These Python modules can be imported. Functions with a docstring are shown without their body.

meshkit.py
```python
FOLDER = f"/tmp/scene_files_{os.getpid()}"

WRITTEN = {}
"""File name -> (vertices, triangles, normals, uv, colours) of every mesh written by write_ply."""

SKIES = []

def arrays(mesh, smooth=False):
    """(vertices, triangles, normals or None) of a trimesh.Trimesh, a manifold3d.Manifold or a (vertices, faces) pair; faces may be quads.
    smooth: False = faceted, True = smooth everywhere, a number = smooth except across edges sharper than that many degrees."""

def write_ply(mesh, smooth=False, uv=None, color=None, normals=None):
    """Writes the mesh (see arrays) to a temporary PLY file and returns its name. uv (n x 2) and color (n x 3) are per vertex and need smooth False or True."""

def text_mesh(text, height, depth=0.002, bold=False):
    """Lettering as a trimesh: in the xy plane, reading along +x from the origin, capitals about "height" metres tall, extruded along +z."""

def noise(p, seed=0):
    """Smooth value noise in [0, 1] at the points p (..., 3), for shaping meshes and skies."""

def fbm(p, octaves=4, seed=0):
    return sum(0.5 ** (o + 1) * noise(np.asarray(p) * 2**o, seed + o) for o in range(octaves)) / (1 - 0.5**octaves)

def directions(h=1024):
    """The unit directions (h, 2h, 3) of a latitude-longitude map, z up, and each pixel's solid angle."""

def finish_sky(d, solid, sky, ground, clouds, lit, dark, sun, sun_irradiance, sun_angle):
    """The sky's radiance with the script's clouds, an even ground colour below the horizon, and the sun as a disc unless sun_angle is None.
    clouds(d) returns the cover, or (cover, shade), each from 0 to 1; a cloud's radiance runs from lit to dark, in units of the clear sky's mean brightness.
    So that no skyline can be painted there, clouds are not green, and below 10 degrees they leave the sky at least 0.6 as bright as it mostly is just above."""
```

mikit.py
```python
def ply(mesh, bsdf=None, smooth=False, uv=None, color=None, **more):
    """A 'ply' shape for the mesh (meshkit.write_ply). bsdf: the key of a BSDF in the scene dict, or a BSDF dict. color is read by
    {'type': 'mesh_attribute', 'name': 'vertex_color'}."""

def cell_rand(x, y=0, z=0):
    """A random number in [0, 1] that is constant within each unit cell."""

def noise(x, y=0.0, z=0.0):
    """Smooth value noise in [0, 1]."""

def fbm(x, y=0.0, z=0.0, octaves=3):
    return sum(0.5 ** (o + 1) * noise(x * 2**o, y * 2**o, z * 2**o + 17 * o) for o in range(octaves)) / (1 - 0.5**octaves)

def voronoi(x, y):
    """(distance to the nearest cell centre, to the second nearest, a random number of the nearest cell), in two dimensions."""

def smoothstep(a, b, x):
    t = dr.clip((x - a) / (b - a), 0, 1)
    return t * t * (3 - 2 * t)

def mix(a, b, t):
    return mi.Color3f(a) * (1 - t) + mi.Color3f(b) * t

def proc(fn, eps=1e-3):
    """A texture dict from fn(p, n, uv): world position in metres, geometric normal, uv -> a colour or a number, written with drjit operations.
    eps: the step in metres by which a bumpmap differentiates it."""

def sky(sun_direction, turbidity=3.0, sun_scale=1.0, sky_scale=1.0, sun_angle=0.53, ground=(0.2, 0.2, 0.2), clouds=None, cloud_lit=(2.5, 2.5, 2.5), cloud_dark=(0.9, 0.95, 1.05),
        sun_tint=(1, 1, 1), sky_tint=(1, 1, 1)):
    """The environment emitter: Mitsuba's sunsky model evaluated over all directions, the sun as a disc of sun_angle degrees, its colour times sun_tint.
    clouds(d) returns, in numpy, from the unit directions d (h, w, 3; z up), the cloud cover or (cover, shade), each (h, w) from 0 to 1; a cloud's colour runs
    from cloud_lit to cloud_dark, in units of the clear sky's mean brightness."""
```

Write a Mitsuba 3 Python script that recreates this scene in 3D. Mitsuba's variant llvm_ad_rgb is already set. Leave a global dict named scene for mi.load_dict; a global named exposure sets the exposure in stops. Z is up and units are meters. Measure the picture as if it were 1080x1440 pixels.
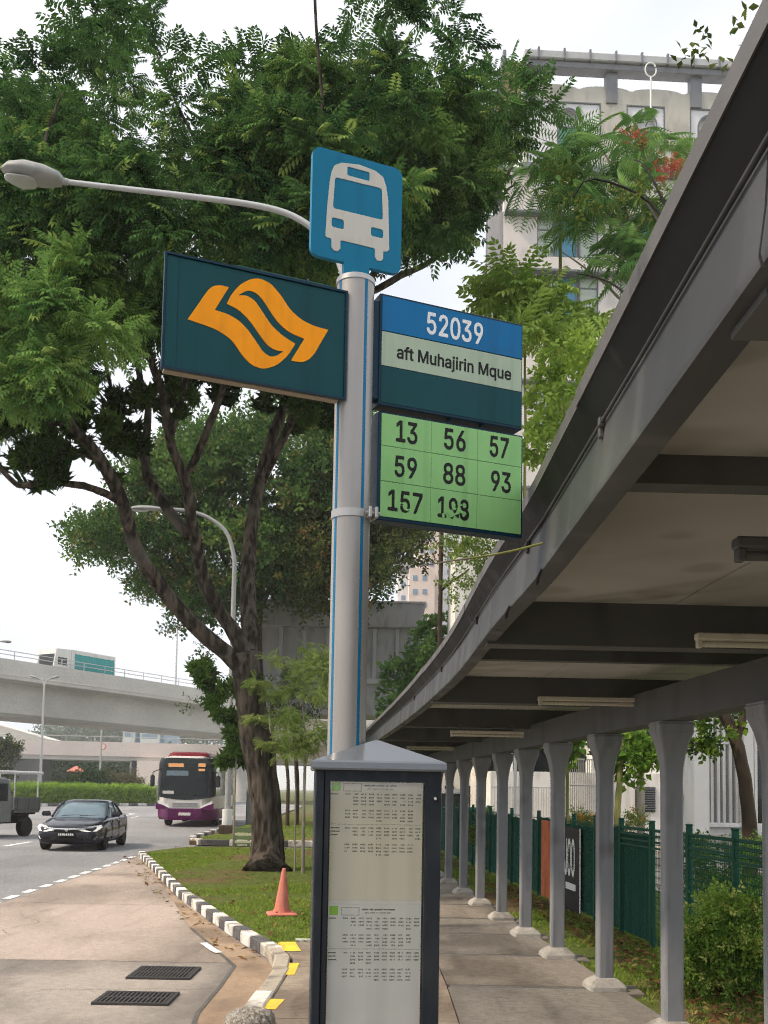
import math, random
import numpy as np
import drjit as dr
import mitsuba as mi
import trimesh
import manifold3d
from shapely.geometry import Polygon, LineString, Point, box as sbox
from shapely.ops import unary_union
from scipy.interpolate import PchipInterpolator
import mikit, meshkit
from mikit import proc, noise, fbm, voronoi, cell_rand, smoothstep, mix

T = mi.ScalarTransform4f
rng = np.random.default_rng(7)
random.seed(7)
scene = {'type': 'scene'}
labels = {}

# ------------------------------------------------------------------ camera, sky, exposure
FPX, CX, PPY, H = 1450.0, 540.0, 1003.0, 1.75          # focal length and principal point for a 1080 x 1440 frame
TH, RO = math.radians(4.3), math.radians(1.0)          # slight upward pitch and roll of the phone
C = np.array([0, 0, H])
FWD = np.array([0, math.cos(TH), math.sin(TH)])
_r, _u = np.array([1., 0, 0]), np.array([0, -math.sin(TH), math.cos(TH)])
RT, UP = _r * math.cos(RO) + _u * math.sin(RO), _u * math.cos(RO) - _r * math.sin(RO)
scene['camera'] = {
    'type': 'perspective', 'fov_axis': 'x', 'fov': 2 * math.degrees(math.atan(CX / FPX)),
    'principal_point_offset_x': 0.0, 'principal_point_offset_y': -(PPY - 720) / 1440,
    'near_clip': 0.05, 'far_clip': 3000.0,
    'to_world': T().look_at(origin=C.tolist(), target=(C + FWD).tolist(), up=UP.tolist())}
SUN = (-0.66, -0.22, 0.74)


def clouds(d):
    # a bright even overcast, a little bluer patch left between the clouds
    n = meshkit.fbm(d * np.array([3.0, 3.0, 5.0]), 4, 3)
    cover = np.clip(0.80 + 1.1 * (n - 0.35), 0.70, 1.0)
    shade = np.clip((meshkit.fbm(d * np.array([2.0, 2.0, 4.0]), 3, 9) - 0.40) * 2.2, 0, 0.75)
    return cover, shade


scene['sky'] = mikit.sky(SUN, turbidity=3.5, sun_scale=0.6, sun_angle=7, sky_scale=1.0, clouds=clouds,
                         cloud_lit=(3.1, 3.15, 3.25), cloud_dark=(1.7, 1.85, 2.15))
exposure = 2.05


def ray(u, v):
    return FWD + (u - CX) / FPX * RT - (v - PPY) / FPX * UP


def P(u, v, Y):
    """The point of the place that stands Y metres ahead along the sight line of photograph pixel u, v (used to survey the photograph)."""
    d = ray(u, v)
    return C + d * (Y / d[1])


def G(u, v, z=0.0):
    d = ray(u, v)
    return C + d * ((z - H) / d[2])


def PLANE(u, v, p, n):
    d = ray(u, v)
    return C + d * (np.dot(np.asarray(p, float) - C, n) / np.dot(d, n))


# ------------------------------------------------------------------ helpers
def numbered(key):
    if key not in scene and key not in labels:
        return key
    k = 1
    while f'{key}_{k:03d}' in scene or f'{key}_{k:03d}' in labels:
        k += 1
    return f'{key}_{k:03d}'


def lab(key, label, cat=None, group=None, kind=None):
    labels[key] = {'label': label}
    if cat: labels[key]['category'] = cat
    if group: labels[key]['group'] = group
    if kind: labels[key]['kind'] = kind
    return key


def thing(name, label, cat, group=None):
    """A thing that has only parts: the key that its parts' keys start with."""
    key = name
    k = 0
    while key in labels:
        k += 1
        key = f'{name}_{k:03d}'
    return lab(key, label, cat, group)


def obj(key, mesh, bsdf, smooth=30, parent=None, label=None, **kw):
    key = numbered(parent + '__' + key if parent else key)
    scene[key] = shape(mesh, bsdf, smooth, **kw)
    if label: labels[key] = {'label': label}
    return key


def shape(mesh, bsdf, smooth=30, **kw):
    if bsdf in FAMILY:
        bsdf, i = FAMILY[bsdf]
        if smooth not in (False, True):
            mesh = trimesh.graph.smooth_shade(trimesh.Trimesh(mesh.vertices, mesh.faces, process=False), angle=np.radians(smooth), facet_minarea=None)
            smooth = True
        kw['uv'] = np.tile([i + 0.5, 0.5], (len(mesh.vertices), 1))
    return mikit.ply(mesh, bsdf, smooth, **kw)


def copy(key, shape, to_world=None, parent=None):
    key = numbered(parent + '__' + key if parent else key)
    scene[key] = {**shape, 'to_world': to_world} if to_world is not None else dict(shape)
    return key


def tm(v, f):
    return trimesh.Trimesh(np.asarray(v, float), np.asarray(f, int), process=False)


def cat(ms):
    return trimesh.util.concatenate([m for m in ms if m is not None])


def frame(origin, ex, ey, ez):
    M = np.eye(4)
    M[:3, 0], M[:3, 1], M[:3, 2], M[:3, 3] = ex, ey, ez, origin
    return M


def yawm(loc, deg):
    a = math.radians(deg)
    return frame(loc, (math.cos(a), math.sin(a), 0), (-math.sin(a), math.cos(a), 0), (0, 0, 1))


def mv(mesh, M):
    m = mesh.copy()
    m.apply_transform(M)
    return m


def bx(x0, x1, y0, y1, z0, z1, c=0.0):
    """A box, its edges chamfered by c."""
    if c <= 0:
        m = trimesh.creation.box((x1 - x0, y1 - y0, z1 - z0))
        m.apply_translation(((x0 + x1) / 2, (y0 + y1) / 2, (z0 + z1) / 2))
        return m
    lo, hi = np.array([x0, y0, z0]), np.array([x1, y1, z1])
    c = min(c, *(0.45 * (hi - lo)))
    pts = []
    for i in range(8):
        s = np.array([(i >> k) & 1 for k in range(3)])
        p = np.where(s, hi, lo)
        for k in range(3):
            q = p + np.where(s, -c, c)
            q[k] = p[k]
            pts.append(q)
    return trimesh.convex.convex_hull(np.array(pts))


def tube(pts, radii, sides=8, caps=True):
    p = np.asarray(pts, float)
    n = len(p)
    r = np.broadcast_to(np.asarray(radii, float), (n,))
    t = np.gradient(p, axis=0)
    t /= np.linalg.norm(t, axis=1, keepdims=True) + 1e-12
    ref = np.array([0, 0, 1.0]) if abs(t[:, 2]).max() < 0.9 else np.array([0.37, 0.92, 0.05])
    if abs((t @ ref) / np.linalg.norm(ref)).max() > 0.97:
        ref = np.array([1.0, 0.1, 0])
    a = np.cross(t, ref); a /= np.linalg.norm(a, axis=1, keepdims=True) + 1e-12
    b = np.cross(t, a)
    th = np.arange(sides) * 2 * np.pi / sides
    v = p[:, None] + r[:, None, None] * (np.cos(th)[None, :, None] * a[:, None] + np.sin(th)[None, :, None] * b[:, None])
    i, j = np.meshgrid(np.arange(n - 1), np.arange(sides), indexing='ij')
    j2 = (j + 1) % sides
    f = np.stack([i * sides + j, (i + 1) * sides + j, (i + 1) * sides + j2, i * sides + j2], -1).reshape(-1, 4)
    f = np.vstack([f[:, [0, 1, 2]], f[:, [0, 2, 3]]])
    v = v.reshape(-1, 3)
    if caps:
        k = len(v)
        v = np.vstack([v, p[0], p[-1]])
        jj = np.arange(sides); j3 = (jj + 1) % sides
        f = np.vstack([f, np.stack([np.full(sides, k), jj, j3], 1), np.stack([np.full(sides, k + 1), (n - 1) * sides + j3, (n - 1) * sides + jj], 1)])
    m = tm(v, f)
    if m.volume < 0: m.invert()
    return m


def spline(pts, n):
    p = np.asarray(pts, float)
    s = np.concatenate([[0], np.cumsum(np.linalg.norm(np.diff(p, axis=0), axis=1))])
    return PchipInterpolator(s, p)(np.linspace(0, s[-1], n))


def cyl(r, z0, z1, sides=24, r1=None, at=(0, 0)):
    return tube([(at[0], at[1], z0), (at[0], at[1], z1)], [r, r if r1 is None else r1], sides)


def lathe(prof, sides=24):
    """prof: (r, z) from the bottom up, closed with fans where r > 0."""
    prof = [(max(r, 1e-4), z) for r, z in prof]
    n = len(prof)
    th = np.arange(sides) * 2 * np.pi / sides
    v = np.array([[r * math.cos(a), r * math.sin(a), z] for r, z in prof for a in th])
    f = []
    for i in range(n - 1):
        for j in range(sides):
            k = (j + 1) % sides
            f += [[i * sides + j, i * sides + k, (i + 1) * sides + k], [i * sides + j, (i + 1) * sides + k, (i + 1) * sides + j]]
    v = np.vstack([v, [0, 0, prof[0][1]], [0, 0, prof[-1][1]]])
    for j in range(sides):
        k = (j + 1) % sides
        f += [[n * sides, k, j], [n * sides + 1, (n - 1) * sides + j, (n - 1) * sides + k]]
    return tm(v, f)


def loft(rings, closed=True, caps=True):
    """rings: list of (k, 3) arrays with the same k."""
    n, k = len(rings), len(rings[0])
    v = np.vstack(rings)
    f = []
    for i in range(n - 1):
        for j in range(k if closed else k - 1):
            j2 = (j + 1) % k
            a, b, c, d = i * k + j, i * k + j2, (i + 1) * k + j2, (i + 1) * k + j
            f += [[a, b, c], [a, c, d]]
    if caps and closed:
        for base, flip in ((0, True), ((n - 1) * k, False)):
            ctr = len(v)
            v = np.vstack([v, v[base:base + k].mean(0)])
            for j in range(k):
                t = [ctr, base + j, base + (j + 1) % k]
                f.append(t[::-1] if flip else t)
    m = tm(v, f)
    if closed and caps and m.volume < 0: m.invert()
    return m


def prism(poly, h, z0=0.0):
    """A shapely polygon extruded along +z by h."""
    gs = getattr(poly, 'geoms', [poly])
    ms = [trimesh.creation.extrude_polygon(g, h, engine='earcut') for g in gs if g.area > 1e-9]
    m = cat(ms)
    m.apply_translation((0, 0, z0))
    return m


def sheet(poly, z, step=None):
    """A shapely polygon as one flat sheet facing up at height z (as a thin extrusion's top)."""
    gs = getattr(poly, 'geoms', [poly])
    vs, fs, k = [], [], 0
    for g in gs:
        v, f = trimesh.creation.triangulate_polygon(g, engine='earcut')
        v = np.column_stack([v, np.full(len(v), z)])
        a, b, c = v[f[:, 0]], v[f[:, 1]], v[f[:, 2]]
        flip = np.cross(b - a, c - a)[:, 2] < 0
        f = np.where(flip[:, None], f[:, ::-1], f)
        vs.append(v); fs.append(f + k); k += len(v)
    return tm(np.vstack(vs), np.vstack(fs))


def rrect(x0, x1, y0, y1, r):
    return sbox(x0 + r, y0 + r, x1 - r, y1 - r).buffer(r, 6)


def rough_mesh(m, amp, scale, seed=0):
    v = np.array(m.vertices)
    v = v + (np.stack([meshkit.fbm(v / scale + 31.7 * k, 3, seed + k) for k in range(3)], 1) - 0.5) * 2 * amp
    return tm(v, m.faces)


# ------------------------------------------------------------------ materials
def mat(name, d):
    scene[name] = d
    return name


# One shared BSDF for all plain paints and one for all concretes: the row of the palette is carried by the mesh's constant uv.
PAINTS, CONCRETES, FAMILY = [], [], {}


def paint(name, col, rough=0.5, var=0.08, scale=3.0, spec=0.5, metal=0.0, coat=0.0, dirt=None, dirt_amt=0.25):
    col = [float(c) for c in col]
    dc = [0.45 * c + 0.02 for c in col] if dirt is None else list(dirt)
    FAMILY[name] = ('gloss_shared' if coat > 0 or spec > .65 else 'paint_shared', len(PAINTS))
    PAINTS.append(col + dc + [dirt_amt, var, scale, rough, metal])
    return name


def flat(name, col, rough=0.5, spec=0.5, metal=0.0, coat=0.0):
    return paint(name, col, rough, 0.0, 1.0, spec, metal, coat, None, 0.0)


def concrete(name, col, stain, amt=0.5, s=0.8, streak=0.0, crack=0.0, rough=0.85):
    FAMILY[name] = ('concrete_shared', len(CONCRETES))
    CONCRETES.append(list(col) + list(stain) + [amt, s, streak])
    return name


_tables = {}


def row(table, uv, n):
    """The palette row named by uv, as n floats."""
    key = id(table)
    if key not in _tables:
        arr = mi.Float(np.array(table, np.float32).ravel()); dr.eval(arr); dr.make_opaque(arr)
        _tables[key] = arr
    w = len(table[0])
    i = mi.UInt32(dr.clip(uv.x, 0, len(table) - 1)) * w
    return lambda k: dr.gather(mi.Float, _tables[key], i + k)


def paint_fn(p, n, uv):
    g = row(PAINTS, uv, 11)
    sc = g(8)
    a = fbm(p.x * sc, p.y * sc, p.z * sc, 3)
    b = fbm(p.x * sc * 6 + 9, p.y * sc * 6, p.z * sc * 1.3, 2)
    k = g(6) * (smoothstep(0.55, 0.85, a) + 0.5 * smoothstep(0.6, 0.8, b))
    c = mi.Color3f(g(0), g(1), g(2)) * (1 - k) + mi.Color3f(g(3), g(4), g(5)) * k
    st = fbm(p.x * sc * 5 + p.y * sc * 5, p.y * sc * 2 + 3, p.z * 0.7, 3)
    c = c * (1 - g(6) * 0.45 * smoothstep(0.5, 0.78, st))
    return c * (1 - g(7) + 2 * g(7) * b)


mat('paint_shared', {'type': 'twosided', 'bsdf': {'type': 'principled', 'base_color': proc(paint_fn), 'specular': 0.2,
                     'roughness': proc(lambda p, n, uv: row(PAINTS, uv, 11)(9)), 'metallic': proc(lambda p, n, uv: row(PAINTS, uv, 11)(10))}})


mat('gloss_shared', {'type': 'twosided', 'bsdf': {'type': 'principled', 'base_color': proc(lambda p, n, uv: mi.Color3f(row(PAINTS, uv, 11)(0), row(PAINTS, uv, 11)(1), row(PAINTS, uv, 11)(2)) * (0.94 + 0.12 * noise(p.x * 9, p.y * 9, p.z * 9))),
                     'specular': 0.4, 'clearcoat': 0.35, 'clearcoat_gloss': 0.95, 'roughness': proc(lambda p, n, uv: row(PAINTS, uv, 11)(9)), 'metallic': proc(lambda p, n, uv: row(PAINTS, uv, 11)(10))}})


def concrete_fn(p, n, uv):
    g = row(CONCRETES, uv, 9)
    s, streak = g(7), g(8)
    a = fbm(p.x * s, p.y * s * (1 - 0.6 * streak), p.z * s + 3, 4)
    b = fbm(p.x * 22, p.y * 22, p.z * 22, 2)
    c = fbm(p.x * 0.25 + 40, p.y * 0.25, 0, 2)
    st = fbm(p.x * 5 + 11, p.y * 0.7, p.z * 2, 3)
    t = smoothstep(0.42, 0.72, a) * g(6) + streak * smoothstep(0.5, 0.75, st) * 0.5
    k = mi.Color3f(g(0), g(1), g(2)) * (1 - t) + mi.Color3f(g(3), g(4), g(5)) * t
    k = k * (0.80 + 0.40 * b) * (0.86 + 0.28 * c)
    return k * (0.88 + 0.24 * cell_rand(dr.floor(p.x * 130), dr.floor(p.y * 130), dr.floor(p.z * 130)))


mat('concrete_shared', {'type': 'twosided', 'bsdf': {'type': 'principled', 'base_color': proc(concrete_fn), 'roughness': 0.85, 'specular': 0.35}})


def leafmat(name, trans=0.7, rough=0.45):
    return mat(name, {'type': 'principledthin', 'base_color': {'type': 'mesh_attribute', 'name': 'vertex_color'}, 'roughness': rough,
                      'diff_trans': trans, 'eta': 1.4, 'spec_trans': 0.0})


leafmat('leaf_material', 0.5)
leafmat('grass_material', 0.5, 0.6)
mat('glass_pane', {'type': 'thindielectric', 'int_ior': 1.5})
flat('dark_glass', (0.012, 0.016, 0.018), 0.04, 0.8)
flat('black_rubber', (0.015, 0.015, 0.015), 0.7, 0.3)
flat('ink', (0.012, 0.012, 0.012), 0.5)


concrete('asphalt', (0.205, 0.205, 0.212), (0.135, 0.135, 0.14), 0.6, 0.35, 0.4, 0.0, 0.8)
concrete('bay_concrete', (0.355, 0.295, 0.255), (0.20, 0.165, 0.14), 0.9, 0.55, 0.5, 0.35)
concrete('bay_concrete_grey', (0.305, 0.268, 0.235), (0.16, 0.143, 0.127), 1.0, 0.8, 0.4, 0.35)
concrete('apron_concrete', (0.31, 0.225, 0.155), (0.17, 0.125, 0.09), 0.9, 1.5, 0.2, 0.3)
concrete('platform_concrete', (0.31, 0.26, 0.205), (0.15, 0.12, 0.095), 0.9, 1.2, 0.5, 0.4)
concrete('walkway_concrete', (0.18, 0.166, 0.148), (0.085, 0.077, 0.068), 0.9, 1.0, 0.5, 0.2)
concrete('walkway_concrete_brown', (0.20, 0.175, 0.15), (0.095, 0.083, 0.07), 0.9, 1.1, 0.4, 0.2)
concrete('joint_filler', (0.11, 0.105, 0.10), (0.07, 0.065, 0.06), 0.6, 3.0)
concrete('plinth_concrete', (0.36, 0.345, 0.32), (0.17, 0.155, 0.14), 0.7, 6.0)
concrete('viaduct_concrete', (0.52, 0.51, 0.475), (0.37, 0.36, 0.335), 0.5, 0.12, 0.3)
concrete('viaduct_pale', (0.62, 0.56, 0.52), (0.5, 0.46, 0.43), 0.4, 0.15, 0.2)
concrete('kerb_white', (0.62, 0.60, 0.56), (0.26, 0.23, 0.19), 0.95, 5.0)
concrete('kerb_black', (0.075, 0.075, 0.08), (0.17, 0.16, 0.15), 0.6, 5.0)
concrete('kerb_bare', (0.36, 0.32, 0.26), (0.15, 0.13, 0.11), 0.8, 6.0)
concrete('mark_white', (0.70, 0.70, 0.69), (0.42, 0.41, 0.40), 0.6, 4.0)
concrete('mark_yellow', (0.80, 0.50, 0.055), (0.62, 0.40, 0.10), 0.6, 5.0)


def soil_fn(p, n, uv):
    a = fbm(p.x * 0.6, p.y * 0.6, 2, 4)
    b = fbm(p.x * 9, p.y * 9, 0, 4)
    g = mix((0.09, 0.12, 0.035), (0.12, 0.15, 0.045), b)
    return mix(g, (0.16, 0.115, 0.07), smoothstep(0.52, 0.68, a)) * (0.7 + 0.6 * b)


mat('soil', {'type': 'twosided', 'bsdf': {'type': 'diffuse', 'reflectance': proc(soil_fn)}})


def land_fn(p, n, uv):
    a = fbm(p.x * 0.03, p.y * 0.03, 2, 4)
    return mix((0.10, 0.13, 0.05), (0.16, 0.155, 0.10), a)


mat('land', {'type': 'twosided', 'bsdf': {'type': 'diffuse', 'reflectance': proc(land_fn)}})

# ------------------------------------------------------------------ ground, road, bus bay
ZR = -0.13
lab(obj('ground', sheet(sbox(-1500, -200, 1500, 2600), -0.22), 'land', False), 'wide flat ground reaching the horizon', kind='structure')


def col_x(y): return 2.721 - 0.0717 * y


_walk_left = PchipInterpolator([-6, 8, 9.5, 10.6, 14, 19, 30, 42], [.62, .62, .62, .60, .30, -.08, -.90, -1.75])
KERB = np.array([(-6.62, 28.25), (-6.47, 27.7), (-3.46, 17.73), (-1.97, 13.44), (-1.22, 11.45)])
KEND = np.array([(-1.22, 11.45), (-1.07, 10.9), (-1.03, 10.2), (-1.05, 9.2), (-1.07, 8.2), (-1.10, 6.0), (-1.12, 2.0), (-1.12, -4)])

road_poly = Polygon([(-60, -12), (-1.0, -12), (-1.0, 11), (-6.3, 28), (-6.0, 31.3), (4.5, 31.3), (30, 33), (30, 36.5), (4.5, 34.2), (-6.0, 33.2), (-7.0, 60), (-9, 120), (-20, 160), (-110, 160), (-90, 40)])
lab(obj('road', sheet(road_poly, ZR), 'asphalt', False), 'grey asphalt road', kind='structure')


def lane_x(y): return -5.365 - 0.0441 * y


# painted dashes between the bay and the lane, and a few lane dashes further out
def dash(x, y, w, l, slope, m='mark_white'):
    q = Polygon([(x - w / 2 - slope * l / 2, y - l / 2), (x + w / 2 - slope * l / 2, y - l / 2), (x + w / 2 + slope * l / 2, y + l / 2), (x - w / 2 + slope * l / 2, y + l / 2)])
    obj('marking_dash', sheet(q, ZR + 0.008), m, False, 'road')


for y in np.arange(9.2, 28.5, 1.02):
    dash(lane_x(y) - 0.02 + rng.normal(0, .01), y, 0.15, 0.56, -0.0441)
for u, v in [(26, 1187), (190, 1149), (182, 1146), (245, 1152), (186, 1144)]:
    g = G(u, v, ZR); dash(g[0], g[1], 0.16, 2.6, -0.05)

bay_right = np.vstack([KERB + [0.02, 0], KEND + [0.02, 0]])
bay = Polygon([(lane_x(-10) + .1, -10)] + [(lane_x(y) + .1, y) for y in np.linspace(0, 28, 8)] + [tuple(p) for p in bay_right] + [(-1.1, -10)]).buffer(0)
cuts = [-10, 4.0, 11.25, 16.6, 22.2, 29]
lab('bus_bay', 'pinkish stained concrete bus bay beside the asphalt lane', kind='structure')
for a, b, m in zip(cuts[:-1], cuts[1:], ['bay_concrete_grey', 'bay_concrete_grey', 'bay_concrete', 'bay_concrete', 'bay_concrete']):
    piece = bay.intersection(sbox(-20, a + 0.012, 5, b - 0.012))
    obj('slab', prism(piece, 0.05, ZR - 0.044), m, False, 'bus_bay')
# the lower apron at the drain inlet by the end of the kerb
ap = [G(u, v, ZR)[:2] for u, v in [(200, 1212), (232, 1250), (268, 1306), (330, 1360), (309, 1390), (277, 1428), (262, 1475)]]
apron = Polygon([tuple(p) for p in ap] + [(-1.1, 6.5), (-1.05, 9.2), (-1.05, 10.9), (-1.25, 11.4), (-1.99, 13.4), (-3.48, 17.7), (-6.3, 27.3)]).buffer(0)
obj('gutter_apron', sheet(apron, ZR + 0.012), 'apron_concrete', False, 'bus_bay')
edge = LineString([tuple(p) for p in ap[2:]]).buffer(0.018, cap_style=2)
obj('apron_joint', sheet(edge, ZR + 0.018), 'joint_filler', False, 'bus_bay')
lip = LineString([tuple(G(u, v, ZR)[:2]) for u, v in [(286, 1328), (300, 1338), (308, 1342)]]).buffer(0.045, cap_style=2)
obj('paint_patch', sheet(lip, ZR + 0.020), 'mark_white', False, 'bus_bay')

# fine cracks running across the old slabs
cr_ = np.random.default_rng(23)
for i, (x0, y0, a0, L0) in enumerate([(-4.6, 13.0, 1.9, 2.6), (-3.1, 9.6, .5, 1.6), (-5.2, 18.6, -.4, 2.2), (-4.6, 21.0, 1.6, 2.4)]):
    pts_, a_ = [(x0, y0)], a0
    for j in range(14):
        a_ += cr_.normal(0, .35) - .25 * (a_ - a0)
        pts_.append((pts_[-1][0] + L0 / 14 * math.cos(a_), pts_[-1][1] + L0 / 14 * math.sin(a_)))
    ck_ = LineString(pts_).buffer(.004, cap_style=2).intersection(bay)
    if ck_.area > 1e-4: obj('crack', sheet(ck_, ZR + .0095), 'joint_filler', False, 'bus_bay')

# two iron gratings lying in the bay
flat('grate_iron', (0.055, 0.052, 0.052), 0.65, 0.4, 0.2)
flat('grate_pit', (0.012, 0.011, 0.010), 0.9)
for i, (quad, lbl) in enumerate([([(183, 1378), (268, 1378), (278, 1363), (198, 1362)], 'dark iron drain grating in the bay, the farther one towards the kerb'),
                                 ([(128, 1414), (236, 1416), (248, 1399), (150, 1398)], 'dark iron drain grating in the bay, the nearer and larger one')]):
    g = np.array([G(u, v, ZR)[:2] for u, v in quad])
    x0, x1, y0, y1 = g[:, 0].min(), g[:, 0].max(), g[:, 1].min(), g[:, 1].max()
    k = thing('drain_grating', lbl, 'drain grating', 'drain gratings in the bus bay')
    z0 = ZR + 0.006
    obj('frame', cat([bx(x0, x1, y0, y0 + .04, z0, z0 + .022), bx(x0, x1, y1 - .04, y1, z0, z0 + .022), bx(x0, x0 + .035, y0 + .04, y1 - .04, z0, z0 + .022), bx(x1 - .035, x1, y0 + .04, y1 - .04, z0, z0 + .022)]), 'grate_iron', False, k)
    obj('pit', bx(x0 + .03, x1 - .03, y0 + .03, y1 - .03, z0, z0 + .004), 'grate_pit', False, k)
    n = 15
    base = None
    for j in range(n):
        xx = x0 + .035 + (x1 - x0 - .07) * (j + .5) / n
        obj('bar', bx(xx - .011, xx + .011, y0 + .04, y1 - .04, z0 + .006, z0 + .02), 'grate_iron', False, k)
    obj('cross_bar', bx(x0 + .035, x1 - .035, (y0 + y1) / 2 - .015, (y0 + y1) / 2 + .015, z0 + .005, z0 + .021), 'grate_iron', False, k)

# ------------------------------------------------------------------ kerb: painted blocks, then bare stone round the corner
def along(path, s):
    d = np.concatenate([[0], np.cumsum(np.linalg.norm(np.diff(path, axis=0), axis=1))])
    return np.array([np.interp(s, d, path[:, k]) for k in range(2)]), d[-1]


lab('kerb', 'black and white painted kerb along the bus bay, bare stone at its near end', 'kerb')
full = np.vstack([KERB[::-1], ])
total = along(full, 0)[1]
bl = 0.47
s = 0.0; i = 0
def kerb_block(path, s0, s1, m, jitter=0.008, w=0.16, h=0.15, holder='kerb', name='block'):
    a, _ = along(path, s0); b, _ = along(path, s1)
    t = (b - a) / np.linalg.norm(b - a); nrm = np.array([-t[1], t[0]])
    L = np.linalg.norm(b - a) - 0.012
    mesh = bx(0, L, -w / 2, w / 2, ZR, ZR + h + rng.normal(0, .003), 0.014)
    o = a + nrm * rng.normal(0, jitter)
    M = frame((o[0], o[1], 0), (t[0], t[1], 0), (nrm[0], nrm[1], 0), (0, 0, 1))
    obj(name, mv(mesh, M), m, False, holder)
while s < total - 0.05:
    kerb_block(full + np.array([0.08, 0.02]), s, min(s + bl, total), 'kerb_white' if i % 2 == 0 else 'kerb_black')
    s += bl; i += 1
s = 0.0
ktot = along(KEND, 0)[1]
while s < ktot - 0.1:
    kerb_block(KEND + np.array([0.08, 0.0]), s, min(s + 0.62, ktot), 'kerb_bare' if not (2.0 < s < 2.9) else 'kerb_white', 0.012)
    s += 0.62

# ------------------------------------------------------------------ platform, walkway, lawns
from shapely import affinity
plat = Polygon([tuple(p + [0.17, 0]) for p in KEND] + [(_walk_left(-4), -4)] + [(float(_walk_left(y)) - .012, y) for y in (2, 6, 8, 9.5, 10.6, 12.05)] + [(-0.55, 12.1), (-1.25, 11.95)]).buffer(0)
lab('platform', 'stained concrete waiting area with yellow paint marks at the bus stop', kind='structure')
for a, b in zip([-4, 2.2, 5.2, 8.05, 10.4], [2.2, 5.2, 8.05, 10.4, 13]):
    obj('slab', prism(plat.intersection(sbox(-5, a + .008, 5, b - .008)), 0.2, -0.2), 'platform_concrete', False, 'platform')
for quad in ([(390, 1337), (421, 1337), (414, 1326), (394, 1326)], [(384, 1370), (412, 1370), (418, 1356), (391, 1356)], [(358, 1418), (386, 1419), (397, 1407), (366, 1406)]):
    q = affinity.scale(Polygon([tuple(G(u, v, 0)[:2]) for u, v in quad]), 1.18, 1.18)
    obj('yellow_mark', sheet(q, 0.005), 'mark_yellow', False, 'platform')
obj('white_edging', prism(LineString([(-0.98, 12.12), (-0.2, 12.16), (0.42, 12.2)]).buffer(0.035, cap_style=2), 0.2, -0.18), 'kerb_white', False, 'platform')

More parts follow.
